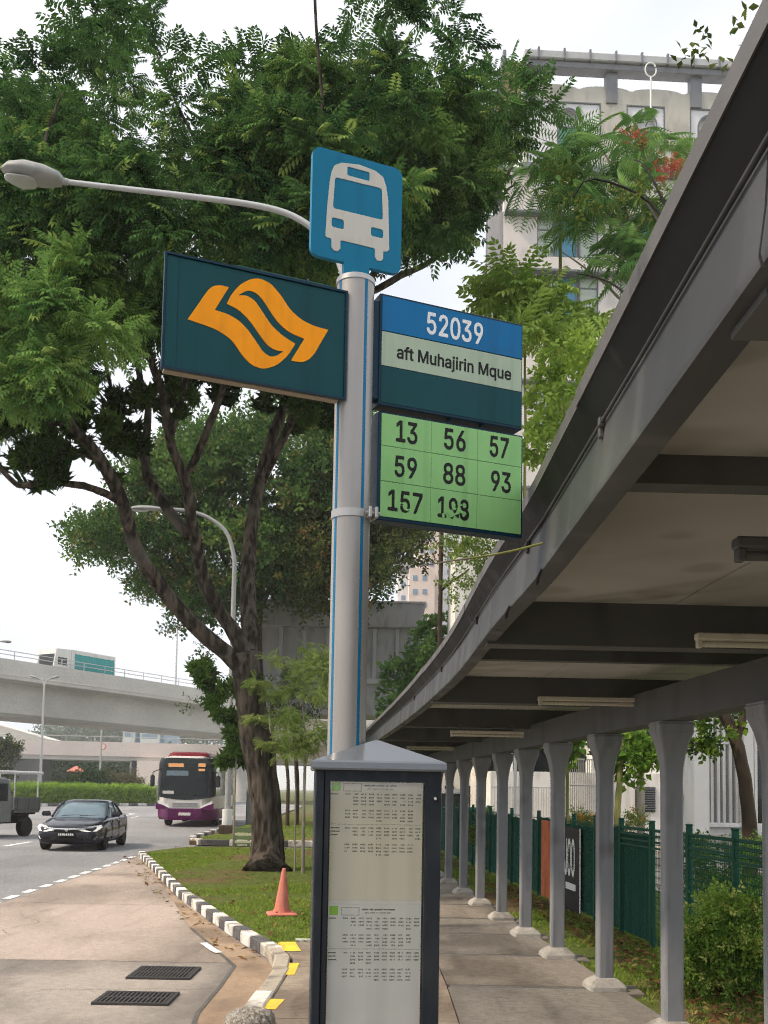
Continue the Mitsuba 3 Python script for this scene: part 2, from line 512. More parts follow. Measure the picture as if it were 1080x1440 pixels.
lab('walkway', 'grey brown concrete path of slabs under the canopy', kind='structure')
COLY = [2.5, 4.25, 6.0, 7.75, 9.50, 11.29, 12.92, 14.50, 16.30, 18.05, 19.95, 21.7, 23.5, 25.3, 27.1, 28.9, 30.7]
edges = [-4.0, 0.75] + COLY + [32.5, 34.5, 38, 42]
for k, (a, b) in enumerate(zip(edges[:-1], edges[1:])):
    ys = np.linspace(a + .06, b - .06, 4)
    q = Polygon([(float(_walk_left(y)), y) for y in ys] + [(col_x(y) + .13, y) for y in ys[::-1]])
    obj('slab', prism(q, 0.2, -0.2), 'walkway_concrete' if k % 3 else 'walkway_concrete_brown', False, 'walkway')
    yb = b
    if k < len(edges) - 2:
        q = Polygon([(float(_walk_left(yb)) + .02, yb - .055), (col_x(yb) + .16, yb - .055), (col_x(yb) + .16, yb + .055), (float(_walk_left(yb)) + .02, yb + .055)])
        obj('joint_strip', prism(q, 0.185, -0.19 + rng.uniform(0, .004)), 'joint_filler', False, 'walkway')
for k, y in enumerate(COLY):                     # the low pads that reach out under each column into the grass
    x = col_x(y)
    obj('pad', bx(x + .135, x + .30 + rng.uniform(-.04, .06), y - .2, y + .2, -.2, -.004, .01), 'walkway_concrete', False, 'walkway')

lawn = Polygon([tuple(p + [.15, 0]) for p in KERB[1:]] + [(-1.06, 12.0), (-.5, 12.16)] + [(float(_walk_left(y)) - .02, y) for y in (12.22, 14, 17, 20, 24, 28, 31)] + [(-5.8, 30.9), (-6.35, 28.6)]).buffer(0)
lab(obj('lawn', prism(lawn, 0.2, -0.21), 'soil', False), 'grass verge between the kerb and the covered walkway', kind='structure')
verge = Polygon([(col_x(y) + .14, y) for y in (-4, 2, 10, 20, 30, 42)] + [(40, 42), (40, -4)])
lab(obj('verge', prism(verge, 0.2, -0.235), 'soil', False), 'grass strip between the walkway and the green fence', kind='structure')
island = Polygon([(-6.3, 34.0), (4.5, 34.9), (4.5, 75), (-6.8, 75)])
lab(obj('far_verge', prism(island, 0.2, -0.19), 'soil', False), 'grass island across the driveway', kind='structure')
lab('island_kerb', 'black and white kerb of the grass island across the driveway', 'kerb')
ik = np.array([(-6.9, 46.0), (-6.6, 36.0), (-6.2, 34.0), (-5.6, 33.85), (4.5, 34.75)])
s = 0; i = 0; it = along(ik, 0)[1]
while s < it - .1:
    kerb_block(ik, s, min(s + .95, it), 'kerb_white' if i % 2 == 0 else 'kerb_black', .004, .2, .2, 'island_kerb'); s += .95; i += 1


# grass blades
def blades(poly, n, h, seed, z=0.0, dens=None):
    r = np.random.default_rng(seed)
    x0, y0, x1, y1 = poly.bounds
    import shapely
    x, y = r.uniform(x0, x1, n * 3), r.uniform(y0, y1, n * 3)
    ok = shapely.contains_xy(poly, x, y)
    x, y = x[ok][:n], y[ok][:n]
    bare = meshkit.fbm(np.stack([x * .6, y * .6, np.full_like(x, 2.0)], 1), 4, 0) + .22 * np.exp(-((x + 2.3) ** 2 + (y - 21.5) ** 2) / 9)
    keep = r.uniform(size=len(x)) < np.clip(1.15 - 1.9 * np.clip(bare - .45, 0, 1) / .25, .12, 1)
    x, y, bare = x[keep], y[keep], bare[keep]
    m = len(x)
    a = r.uniform(0, 2 * np.pi, m)
    hh = h * r.uniform(.5, 1.3, m) * np.where(bare > .55, .6, 1)
    w = h * r.uniform(.16, .3, m) * .9
    lean = r.normal(0, .7, (m, 2)) * hh[:, None]
    b = np.stack([x, y, np.full(m, z - .012)], 1)
    sd = np.stack([np.cos(a) * w, np.sin(a) * w, np.zeros(m)], 1)
    tip = b + np.concatenate([lean, hh[:, None]], 1)
    v = np.stack([b - sd, b + sd, tip], 1).reshape(-1, 3)
    f = np.arange(3 * m).reshape(-1, 3)
    t = np.clip(r.normal(.5, .22, m) + (bare - .5) * 1.1, 0, 1)[:, None]
    c = (1 - t) * np.array([.13, .24, .03]) + t * np.array([.34, .42, .08])
    dry = (r.uniform(size=m) < .08 + .5 * np.clip(bare - .5, 0, .4))[:, None]
    c = np.where(dry, np.array([.36, .28, .13]) * r.uniform(.6, 1.1, (m, 1)), c) * r.uniform(.75, 1.25, (m, 1))
    return tm(v, f), np.repeat(c, 3, 0)


for nm, poly, n, h, sd, z, lbl in (('lawn_grass', lawn, 110000, .045, 5, -.01, 'short green grass with bare earth patches on the verge by the kerb'),
                                   ('verge_grass', Polygon([(col_x(y) + .2, y) for y in (5, 10, 20, 32)] + [(3.3, 32), (3.4, 18), (4.2, 8), (4.6, 5)]), 70000, .05, 6, -.035, 'green grass with fallen leaves between the walkway and the fence'),
                                   ('island_grass', island.intersection(sbox(-7, 33, 5, 50)), 30000, .06, 8, .01, 'green grass on the island across the driveway')):
    me, c = blades(poly, n, h, sd, z)
    lab(obj(nm, me, 'grass_material', False, color=c), lbl, 'grass', kind='stuff')

# dead leaves on the ground
def litter(polys, n, seed, z):
    r = np.random.default_rng(seed)
    import shapely
    x0, y0, x1, y1 = polys.bounds
    x, y = r.uniform(x0, x1, n * 4), r.uniform(y0, y1, n * 4)
    ok = shapely.contains_xy(polys, x, y); x, y = x[ok][:n], y[ok][:n]
    m = len(x); a = r.uniform(0, 6.28, m); L = r.uniform(.025, .06, m); W = L * r.uniform(.35, .6, m)
    ax = np.stack([np.cos(a), np.sin(a), r.normal(0, .3, m)], 1); ay = np.stack([-np.sin(a), np.cos(a), r.normal(0, .3, m)], 1)
    c0 = np.stack([x, y, np.full(m, z) + r.uniform(.0, .02, m)], 1)
    v = np.stack([c0 - ax * L[:, None], c0 - ay * W[:, None] + [0, 0, .006], c0 + ax * L[:, None], c0 + ay * W[:, None] + [0, 0, .012]], 1).reshape(-1, 3)
    i = np.arange(m) * 4
    f = np.vstack([np.stack([i, i + 1, i + 2], 1), np.stack([i, i + 2, i + 3], 1)])
    cols = np.array([(.22, .11, .05), (.30, .17, .07), (.14, .07, .04), (.36, .28, .10)])[r.integers(0, 4, m)] * r.uniform(.6, 1.2, (m, 1))
    return tm(v, f), np.repeat(cols, 4, 0)
fl = Polygon([(2.55, 7.5), (3.6, 7.5), (3.1, 13), (2.5, 20), (2.0, 20), (2.4, 13)])
me, c = litter(fl, 1100, 3, .0)
lab(obj('fallen_leaves', me, 'grass_material', False, color=c), 'brown fallen leaves scattered along the foot of the green fence', 'leaves', kind='stuff')
gut = Polygon([tuple(p_ + [-.02, 0]) for p_ in KERB[1:]] + [tuple(p_ + [-.38, -.15]) for p_ in KERB[:0:-1]]).buffer(0)
me, c = litter(gut, 420, 14, ZR + .012)
lab(obj('fallen_leaves', me, 'grass_material', False, color=c), 'dry leaves and dirt lying in the gutter along the painted kerb', 'leaves', kind='stuff')
me, c = litter(lawn, 500, 4, .012)
lab(obj('fallen_leaves', me, 'grass_material', False, color=c), 'few dry leaves scattered on the verge under the big tree', 'leaves', kind='stuff')

# ------------------------------------------------------------------ bus stop pole and its signs
POLE = P(493, 760, 3.36); POLE[2] = 0
SYAW = 23.3
_a = math.radians(SYAW)
SE, SN = np.array([math.cos(_a), math.sin(_a), 0]), np.array([math.sin(_a), -math.cos(_a), 0])


def on_sign(mesh, t):
    """x along the sign, y up, z out of its face -> the place; t is how far the face stands before the pole's axis."""
    return mv(mesh, frame(POLE + SN * t, SE, (0, 0, 1), SN))


paint('pole_silver', (0.36, 0.345, 0.335), 0.36, 0.05, 2.0, 0.5, 0.35, 0, (0.30, 0.28, 0.25), 0.35)
flat('stripe_blue', (0.01, 0.16, 0.33), 0.4)
paint('sign_blue', (0.0, 0.165, 0.30), 0.42, 0.04, 4.0, 0.5, 0, 0, (0.0, 0.12, 0.22), 0.3)
paint('sign_teal', (0.0, 0.058, 0.068), 0.42, 0.06, 4.0, 0.5, 0, 0, (0.01, 0.05, 0.07), 0.4)
flat('sign_teal_dark', (0.004, 0.03, 0.055), 0.4)
paint('sign_orange', (0.98, 0.34, 0.0), 0.4, 0.04, 8.0)
paint('panel_blue', (0.0, 0.145, 0.36), 0.35, 0.04, 4.0)
paint('panel_pale', (0.40, 0.49, 0.37), 0.4, 0.05, 4.0, 0.5, 0, 0, (0.36, 0.45, 0.34), 0.3)
paint('panel_green', (0.26, 0.53, 0.20), 0.4, 0.05, 5.0, 0.5, 0, 0, (0.15, 0.38, 0.12), 0.3)
paint('sign_cream', (0.58, 0.56, 0.50), 0.45, 0.04, 6.0)
flat('text_white', (0.78, 0.80, 0.80), 0.5)
flat('line_green', (0.05, 0.17, 0.06), 0.5)
flat('under_beige', (0.34, 0.29, 0.22), 0.6)
flat('steel_bracket', (0.45, 0.44, 0.43), 0.35, 0.5, 0.7)

k = thing('bus_stop_pole', 'tall silver round post with blue stripes rising from the timetable case', 'post')
R0 = 0.0625
th = np.linspace(0, 2 * np.pi, 49)[:-1]
rad = np.full(48, R0)
shaft = loft([np.stack([POLE[0] + rad * np.cos(th), POLE[1] + rad * np.sin(th), np.full(48, z)], 1) for z in (0.0, 1.2, 2.3, 3.452)])
obj('shaft', shaft, 'pole_silver', 40, k)
for ang0 in (math.asin(-.78), math.asin(.60)):
    pts = []
    for da in np.linspace(-.085, .085, 5):
        a = -math.pi / 2 + ang0 + da
        pts.append((POLE[0] + (R0 + .0012) * math.cos(a), POLE[1] + (R0 + .0012) * math.sin(a)))
    pts2 = [(POLE[0] + (R0 - .004) * math.cos(-math.pi / 2 + ang0 + da), POLE[1] + (R0 - .004) * math.sin(-math.pi / 2 + ang0 + da)) for da in (.085, -.085)]
    obj('stripe', prism(Polygon(pts + pts2), 3.452 - 1.75, 1.75), 'stripe_blue', False, k)
obj('top_cap', mv(lathe([(R0 + .003, 3.445), (R0 + .003, 3.462), (R0 - .02, 3.468)], 40), frame((POLE[0], POLE[1], 0), (1, 0, 0), (0, 1, 0), (0, 0, 1))), 'steel_bracket', 30, k)
# strap with its bolted ears below the number panel
cz = 2.655
obj('strap', mv(lathe([(R0 + .002, cz - .013), (R0 + .004, cz - .013), (R0 + .004, cz + .013), (R0 + .002, cz + .013)], 40), frame((POLE[0], POLE[1], 0), (1, 0, 0), (0, 1, 0), (0, 0, 1))), 'steel_bracket', 30, k)
for sx in (0.030, 0.052):
    obj('strap_lug', on_sign(bx(sx, sx + .012, cz - .018, cz + .02, 0.045, 0.085, .003), 0), 'steel_bracket', False, k)
obj('bolt', on_sign(mv(cyl(.006, 0, .05, 10), frame((.024, cz, .07), (0, 1, 0), (0, 0, 1), (1, 0, 0))), 0), 'steel_bracket', 30, k)

# bus symbol sign on top
k = thing('bus_symbol_sign', 'blue rounded square sign with a cream bus symbol on top of the post', 'sign')
plate = unary_union([rrect(-.166, .161, 3.515, 3.892, .030), rrect(-.048, .045, 3.455, 3.55, .004)])
obj('plate', on_sign(prism(plate, .018, -.008), 0), 'sign_blue', False, k)
body = Polygon([(-0.1163, 3.5889), (-0.112, 3.6928), (-0.1055, 3.777), (-0.0997, 3.815), (-0.09, 3.8400), (-0.0648, 3.8560), (0, 3.866), (0.0590, 3.8600), (0.0880, 3.8450), (0.1000, 3.815), (0.1080, 3.7701), (0.1128, 3.6649), (0.1150, 3.5928), (0.1058, 3.5845), (0.0930, 3.5839), (0.0931, 3.5562), (0.0846, 3.5459), (0.0716, 3.5459), (0.0630, 3.5562), (0.0630, 3.5860), (-0.063, 3.5860), (-0.0630, 3.5557), (-0.0722, 3.545), (-0.0865, 3.545), (-0.0945, 3.555), (-0.0950, 3.5842), (-0.1112, 3.5844)]).buffer(.006).buffer(-.006)
holes = unary_union([rrect(-.0436, .0377, 3.8175, 3.8489, .006), Polygon([(-0.0865, 3.800), (0.0845, 3.804), (0.0905, 3.6925), (-0.0925, 3.690)]).buffer(-.010).buffer(.010),
                     rrect(-.0955, -.0515, 3.6250, 3.6585, .008), rrect(.0467, .0920, 3.6270, 3.6590, .008)])
obj('bus_symbol', on_sign(prism(body.difference(holes), .0025, .0102), 0), 'sign_cream', False, k)

# emblem box sign
k = thing('emblem_sign_box', 'deep teal box sign with an orange wave emblem, left of the post', 'sign')
X0, X1, Z0, Z1, TK = -.6505, -.0470, 3.0260, 3.3950, .05
TB = .004
obj('box', on_sign(bx(X0 + .006, X1, Z0 + .006, Z1 - .006, TB, TK - .004, .003), 0), 'sign_teal', False, k)
obj('face_frame', on_sign(mv(prism(sbox(X0, Z0, X1, Z1).difference(sbox(X0 + .007, Z0 + .007, X1 - .007, Z1 - .007)), .010, TK - .008), np.eye(4)), 0), 'sign_teal_dark', False, k)
obj('underside', on_sign(bx(X0 + .012, X1 - .02, Z0 - .002, Z0 + .006, TB + .004, TK - .012), 0), 'under_beige', False, k)
obj('top_rail', on_sign(bx(-.42, -.09, Z1 - .006, Z1 + .020, TB, TB + .02, .002), 0), 'sign_teal', False, k)
obj('side_seam', on_sign(bx(X0 + .045, X0 + .047, Z0 + .01, Z1 - .01, TK - .004, TK - .0028), 0), 'sign_teal_dark', False, k)
for zz in (3.10, 3.33):
    obj('bracket', on_sign(bx(X1 - .004, .0, zz - .03, zz + .03, -.02, .02, .002), 0), 'steel_bracket', False, k)
EMB = [(-0.5739, 3.1931), (-0.5427, 3.2475), (-0.5126, 3.3008), (-0.4967, 3.3165), (-0.4741, 3.3243), (-0.4467, 3.323), (-0.4894, 3.2406), (-0.4463, 3.2357), (-0.4097, 3.2213), (-0.3776, 3.1941), (-0.3518, 3.1626), (-0.3305, 3.1359), (-0.3064, 3.1235), (-0.2843, 3.1313), (-0.2623, 3.1503), (-0.2885, 3.1482), (-0.3163, 3.1591), (-0.3453, 3.1917), (-0.3757, 3.2282), (-0.4129, 3.2571), (-0.4523, 3.2686), (-0.4375, 3.3031), (-0.4096, 3.342), (-0.3737, 3.3675), (-0.3444, 3.3739), (-0.3107, 3.365), (-0.2761, 3.3338), (-0.2449, 3.2934), (-0.2062, 3.2669), (-0.1599, 3.2538), (-0.1117, 3.2513), (-0.1356, 3.2051), (-0.1577, 3.1611), (-0.1764, 3.1389), (-0.1989, 3.1251), (-0.2368, 3.124), (-0.1933, 3.2052), (-0.2429, 3.2156), (-0.2796, 3.2379), (-0.3104, 3.2724), (-0.3336, 3.3045), (-0.3578, 3.3238), (-0.3858, 3.3273), (-0.4172, 3.303), (-0.3882, 3.3092), (-0.3607, 3.2973), (-0.3339, 3.2639), (-0.3032, 3.2258), (-0.2651, 3.2001), (-0.2232, 3.1822), (-0.2485, 3.1366), (-0.285, 3.0988), (-0.3289, 3.079), (-0.3658, 3.0854), (-0.3956, 3.109), (-0.4332, 3.1562), (-0.484, 3.1802)]


def chaikin(p, corner=math.radians(50)):
    p = np.array(p); out = []
    for i in range(len(p)):
        a, b, c = p[i - 1], p[i], p[(i + 1) % len(p)]
        u, w = b - a, c - b
        ang = math.acos(np.clip(u @ w / np.linalg.norm(u) / np.linalg.norm(w), -1, 1))
        if ang > corner: out.append(b)
        else: out += [b * .8 + a * .2, b * .8 + c * .2]
    return np.array(out)


emb = Polygon(chaikin(chaikin(EMB))).buffer(0)
obj('emblem', on_sign(prism(emb, .002, TK - .0038), 0), 'sign_orange', False, k)


def text(txt, x0, x1, z0, cap, t, depth=.0015, bold=True):
    m = meshkit.text_mesh(txt, cap, depth, bold)
    b = m.bounds
    m.apply_translation((-b[0][0], 0, 0))
    m.apply_scale([(x1 - x0) / (b[1][0] - b[0][0]), 1, 1])
    m.apply_translation((x0, z0, t))
    return on_sign(m, 0)


# stop name panel
k = thing('stop_name_panel', 'blue, pale and teal panel with the stop number and stop name', 'sign')
X0, X1, Z0, Z1, TK = .0790, .6350, 3.040, 3.4265, .03
obj('box', on_sign(bx(X0, X1, Z0, Z1, -TK, TK - .002, .002), 0), 'sign_teal_dark', False, k)
obj('blue_field', on_sign(bx(X0 + .008, X1 - .005, 3.2985, Z1 - .008, TK - .004, TK), 0), 'panel_blue', False, k)
obj('pale_field', on_sign(bx(X0 + .008, X1 - .005, 3.1775, 3.2945, TK - .004, TK), 0), 'panel_pale', False, k)
obj('teal_field', on_sign(bx(X0 + .008, X1 - .005, Z0 + .010, 3.1745, TK - .004, TK), 0), 'sign_teal', False, k)
obj('stop_number', text('52039', .2535, .4725, 3.3205, .0735, TK - .0002), 'text_white', False, k)
obj('stop_name', text('aft Muhajirin Mque', .1425, .5875, 3.2125, .0415, TK - .0002), 'ink', False, k)
obj('bracket', on_sign(bx(.045, X0 + .004, 3.06, 3.40, -.022, .022, .002), 0), 'sign_teal_dark', False, k)

# service number panel
k = thing('service_number_panel', 'light green panel of bus service numbers in a grid, the lower row damaged', 'sign')
X0, X1, Z0, Z1, TK = .0800, .6390, 2.648, 3.0185, .03
obj('box', on_sign(bx(X0, X1, Z0, Z1, -TK, TK - .002, .002), 0), 'sign_teal_dark', False, k)
cx = [X0 + .011, .2775, .4560, X1 - .006]
cz_ = [Z0 + .012, 2.7815, 2.9025, Z1 - .005]
for r_ in range(3):
    for c_ in range(3):
        obj('number_plate', on_sign(bx(cx[c_] + .0006, cx[c_ + 1] - .0006, cz_[r_] + .0010, cz_[r_ + 1] - .0010, TK - .004, TK), 0), 'panel_green', False, k)
for x in (.35, .48):
    obj('spacer', on_sign(bx(x, x + .008, Z1 - .004, 3.045, -.01, .01), 0), 'sign_teal_dark', False, k)
for t_, x0, x1, z0, cp in (('13', .1445, .224, 2.9245, .0705), ('56', .3255, .409, 2.9265, .0700), ('57', .5045, .5800, 2.9270, .0705), ('59', .1420, .224, 2.8050, .0680),
                           ('88', .3235, .4085, 2.8060, .0690), ('93', .5105, .590, 2.8045, .0695), ('157', .1190, .2465, 2.6855, .0685), ('198', .3045, .4245, 2.6860, .0685)):
    obj('service_number', text(t_, x0, x1, z0, cp, TK - .0002), 'ink', False, k)
pr = np.random.default_rng(5)


def blob(x, z, rx, rz, n=9):
    a = np.sort(pr.uniform(0, 6.28, n))
    return Polygon([(x + rx * math.cos(t) * pr.uniform(.6, 1.2), z + rz * math.sin(t) * pr.uniform(.6, 1.2)) for t in a]).buffer(.0012)


tear = unary_union([blob(.186, 2.694, .010, .004), blob(.355, 2.702, .014, .012), blob(.368, 2.722, .010, .006), blob(.396, 2.712, .009, .008), blob(.388, 2.735, .008, .004), blob(.326, 2.690, .006, .008)])
obj('torn_patch', on_sign(prism(tear, .0018, TK), 0), 'panel_green', False, k)
smu = unary_union([blob(.384, 2.697, .010, .007), blob(.412, 2.695, .006, .008), blob(.17, 2.709, .004, .002), blob(.399, 2.724, .004, .003)])
obj('ink_smudge', on_sign(prism(smu, .0022, TK), 0), 'ink', False, k)

# ------------------------------------------------------------------ timetable case
k = thing('timetable_case', 'dark slate grey timetable case with a pyramid cap and two printed sheets', 'information case')
paint('case_paint', (0.020, 0.026, 0.036), 0.42, 0.10, 5.0, 0.5, 0, 0, (0.06, 0.065, 0.07), 0.3)
paint('cap_paint', (0.17, 0.19, 0.22), 0.12, 0.05, 5.0, 0.8, 0.35, 0.8, (0.16, 0.17, 0.19), 0.25)
paint('paper_warm', (0.54, 0.515, 0.435), 0.6, 0.05, 3.0, 0.4, 0, 0, (0.48, 0.44, 0.34), 0.4)
paint('paper_cool', (0.55, 0.56, 0.54), 0.6, 0.05, 3.0, 0.4, 0, 0, (0.46, 0.47, 0.43), 0.4)
flat('print_grey', (0.13, 0.13, 0.12), 0.6)
flat('print_pale', (0.30, 0.31, 0.29), 0.6)
flat('print_green', (0.22, 0.46, 0.06), 0.6)
flat('key_steel', (0.75, 0.75, 0.75), 0.2, 0.5, 0.9)
CY = 5.0
ca = math.radians(CY)
CE, CN = np.array([math.cos(ca), math.sin(ca), 0]), np.array([math.sin(ca), -math.cos(ca), 0])
c0 = P(531.5, 1200, 3.20); c0[2] = 0                       # the middle of the case's front face


def on_case(mesh, t=0.0): return mv(mesh, frame(c0 + CN * t, CE, (0, 0, 1), CN))


HW, D = .1965, .27
obj('body', on_case(bx(-HW, HW, 0.0, 1.815, -D, -.022, .006)), 'case_paint', False, k)
fr = sbox(-HW + .002, .25, HW - .002, 1.812).difference(sbox(-.154, .43, .144, 1.788 - .010))
fr = fr.difference(sbox(-HW + .026, .25, -HW + .0295, 1.81))
obj('door_frame', on_case(prism(fr, .021, -.0215)), 'case_paint', False, k)
obj('edge_strip', on_case(bx(-HW + .003, -HW + .0255, .25, 1.81, -.0008, .0025, .001)), 'case_paint', False, k)
gl = sbox(-.156, .428, .146, 1.790)
obj('gasket', on_case(prism(sbox(-.160, .424, .150, 1.792).difference(sbox(-.150, .434, .140, 1.776)), .003, -.019)), 'black_rubber', False, k)
ring = lambda hw, z0, t0, t1: np.array([c0 + CE * x + CN * t + np.array([0, 0, z0]) for x, t in ((-hw, t1), (hw, t1), (hw, t0), (-hw, t0))])
cap = loft([ring(HW + .009, 1.812, -D - .010, .014), ring(HW + .012, 1.818, -D - .013, .017), ring(HW + .012, 1.836, -D - .013, .017), ring(HW + .006, 1.842, -D - .007, .011), ring(.004, 1.914, -D / 2 - .01, -D / 2 - .002)])
obj('cap', cap, 'cap_paint', False, k)
obj('lock', on_case(mv(lathe([(.0085, -.004), (.0085, .004), (.006, .006)], 20), frame((HW - .021, 1.728, 0), (1, 0, 0), (0, 1, 0), (0, 0, 1)))), 'black_rubber', 30, k)
obj('lock_barrel', on_case(mv(lathe([(.0045, 0), (.0045, .0085), (.003, .0095)], 16), frame((HW - .021, 1.728, 0), (1, 0, 0), (0, 1, 0), (0, 0, 1)))), 'key_steel', 30, k)
# sheets; the print on them cannot be read in the photograph and is left as grey marks
tr = np.random.default_rng(3)


def sheet_of(z1, z0, m, name, top):
    s = obj(name, on_case(bx(-.149, .139, z0, z1, -.0215, -.0198)), m, False, k)
    marks, soft = [], []

    def ln(x0, x1, z, h=.0026, lst=None): (marks if lst is None else lst).append(sbox(x0, z - h / 2, x1, z + h / 2))
    hx = -.147
    obj('route_badge', on_case(bx(hx + .002, hx + .029, z1 - .033, z1 - .006, -.0198, -.0192)), 'print_green', False, s)
    bxs = sbox(hx + .038, z1 - .034, hx + .094, z1 - .010).difference(sbox(hx + .0395, z1 - .0325, hx + .0925, z1 - .0115))
    soft.append(bxs)
    x = -.045
    for w in (.020, .012, .026, .010, .022):
        ln(x, x + w, z1 - .016, .0045); x += w + .003
    x = -.035
    for w in (.012, .016, .008, .020, .012):
        ln(x, x + w, z1 - .026, .0025, soft); x += w + .003
    z = z1 - .043
    for blk in range(2):
        for i in range(1 + 2 * blk): ln(hx, hx + tr.uniform(.022, .030), z - .0105 * i, .0035)
        for half in range(2):
            for c_ in range(10):
                if half and c_ == 9: continue
                rows = int(tr.integers(3, 5)) if c_ else 1 + 2 * half
                for r_ in range(rows):
                    xx = -.103 + c_ * .0245; zz = z - r_ * .0105
                    xa = xx
                    for q in range(4):
                        w = tr.uniform(.0026, .0036)
                        if tr.uniform() < .93: ln(xa, xa + w, zz, tr.uniform(.0036, .0056))
                        xa += .0041
            z -= .0505 if half == 0 else .050
        if blk == 0:
            ln(hx, .135, z + .0075, .0010, soft); z -= .004
    obj('print', on_case(prism(unary_union(marks), .0005, -.0198)), 'print_grey', False, s)
    obj('fine_print', on_case(prism(unary_union(soft), .0005, -.0198)), 'print_grey', False, s)
    return s


sheet_of(1.781, 1.412, 'paper_warm', 'timetable_sheet', True)
obj('sheet_divider', on_case(bx(-.149, .139, 1.4003, 1.4117, -.0215, -.0199)), 'paper_cool', False, k)
sheet_of(1.400, .96, 'paper_cool', 'timetable_sheet', False)
sheet_of(.952, .50, 'paper_cool', 'timetable_sheet', False)
obj('pane', on_case(mv(sheet(sbox(-.152, .432, .142, 1.778), 0), np.eye(4)), -.012), 'glass_pane', False, k)

# pebble-dash bollard at the platform edge, only its domed top shows
def pebble_fn(p, n, uv):
    e1, e2, w = voronoi(p.x * 70 + p.z * 40, p.y * 70 + p.z * 45)
    return mix((0.10, 0.095, 0.09), mix((0.20, 0.17, 0.14), (0.50, 0.47, 0.42), w), smoothstep(0.05, 0.2, e2 - e1))
mat('pebble_dash', {'type': 'twosided', 'bsdf': {'type': 'diffuse', 'reflectance': proc(pebble_fn)}})
b0 = P(352, 1430, 5.1)
bz = P(352, 1421, 5.1)[2]
k = thing('pebble_dash_bollard', 'rounded pebble-dash bollard top at the bottom edge beside the platform kerb', 'bollard')
prof = [(.125, 0), (.125, bz - .07), (.118, bz - .03), (.10, bz - .008), (.07, bz + .004), (.04, bz + .008), (0.005, bz + .009)]
dome = lathe(prof, 40)
dome = dome.subdivide().subdivide()
v = np.array(dome.vertices); pn = meshkit.noise(v * 75, 4)
rr = np.linalg.norm(v[:, :2], axis=1, keepdims=True) + 1e-6
v[:, :2] *= 1 + (pn[:, None] - .5) * .05; v[:, 2] += (pn - .5) * .012 * (v[:, 2] > .2)
obj('shell', mv(tm(v, dome.faces), frame((b0[0], b0[1], 0), (1, 0, 0), (0, 1, 0), (0, 0, 1))), 'pebble_dash', 40, k)

# ------------------------------------------------------------------ covered walkway
paint('canopy_trim', (0.115, 0.114, 0.117), 0.5, 0.12, 1.5, 0.5, 0.0, 0, (0.14, 0.13, 0.12), 0.6)
paint('canopy_soffit_shade', (0.010, 0.010, 0.011), 0.6, 0.15, 2.0, 0.5, 0.0, 0, (0.05, 0.05, 0.05), 0.5)  # same grey steel; shade under the overhang is put into this near-black colour
paint('canopy_web', (0.055, 0.058, 0.064), 0.42, 0.12, 1.2, 0.5, 0.0, 0, (0.12, 0.12, 0.12), 0.6)
paint('canopy_beam', (0.095, 0.10, 0.102), 0.5, 0.1, 1.0, 0.5, 0.0, 0, (0.08, 0.08, 0.08), 0.5)
paint('ceiling_board', (0.40, 0.40, 0.385), 0.75, 0.08, 0.6, 0.4, 0.0, 0, (0.17, 0.155, 0.13), 0.7)
paint('column_grey', (0.23, 0.238, 0.258), 0.45, 0.08, 2.4, 0.5, 0.0, 0, (0.10, 0.10, 0.10), 0.6)
paint('tube_white', (0.62, 0.58, 0.50), 0.5)
paint('cable_black', (0.02, 0.02, 0.02), 0.6)

_lp = np.array([G(u, v, 2.80)[:2] for u, v in [(1080, 20), (860, 466), (749, 689), (682, 800), (640, 880), (590, 950), (530, 1014)]])
_ly = np.concatenate([[-5, -2], _lp[:, 1], [24, 33]])
_lx = np.concatenate([[_lp[0, 0]] * 2, _lp[:, 0], [_lp[-1, 0] - .0717 * (24 - _lp[-1, 1]), _lp[-1, 0] - .0717 * (33 - _lp[-1, 1])]])
lip_x = PchipInterpolator(_ly, _lx)
Y0C, Y1C = -3.0, 31.5
def right_x(y): return col_x(y) + 0.95

k = thing('walkway_canopy', 'long grey steel canopy over the footpath, curving away on a row of columns', 'covered walkway')


def sweep(prof, ys, xf):
    """prof: closed ring of (dx, z); carried along the edge curve."""
    return loft([np.array([(float(xf(y)) + dx, y, z) for dx, z in prof]) for y in ys])


segs = [-3, .35, 2.72, 5.9, 9.0, 12.2, 15.4, 18.6, 21.8, 25, 28.2, 31.5]
for a, b in zip(segs[:-1], segs[1:]):
    dz, dx = rng.normal(0, .004), rng.normal(0, .004)
    ys = np.linspace(a + .004, b - .004, 9)
    obj('edge_trim', sweep([(0 + dx, 2.795 + dz), (0 + dx, 2.842 + dz), (.012 + dx, 2.846 + dz), (.16, 2.85), (.16, 2.835), (.014 + dx, 2.80 + dz)], ys, lip_x), 'canopy_trim', False, k)
ys = np.linspace(Y0C, Y1C, 70)
obj('soffit', sweep([(.006, 2.7935), (.16, 2.825), (.16, 2.74), (.058, 2.712)], ys, lip_x), 'canopy_soffit_shade', False, k)
for a, b in zip([-3, 1.46, 4.9, 8.85, 12.6, 16.4, 20.3, 24, 28], [1.46, 4.9, 8.85, 12.6, 16.4, 20.3, 24, 28, 31.5]):
    ys = np.linspace(a + .005, b - .005, 12)
    obj('edge_beam', sweep([(.056, 2.715), (.050, 2.62), (.040, 2.545), (.044, 2.530), (.115, 2.528), (.115, 2.540), (.068, 2.545), (.070, 2.715)], ys, lip_x), 'canopy_web', 35, k)
ys = np.linspace(Y0C, Y1C, 80)
obj('edge_conduit', tube([(float(lip_x(y)) + .046, y, 2.712 + .0025 * math.sin(y * 2.1)) for y in ys], .0045, 8), 'canopy_web', 40, k)
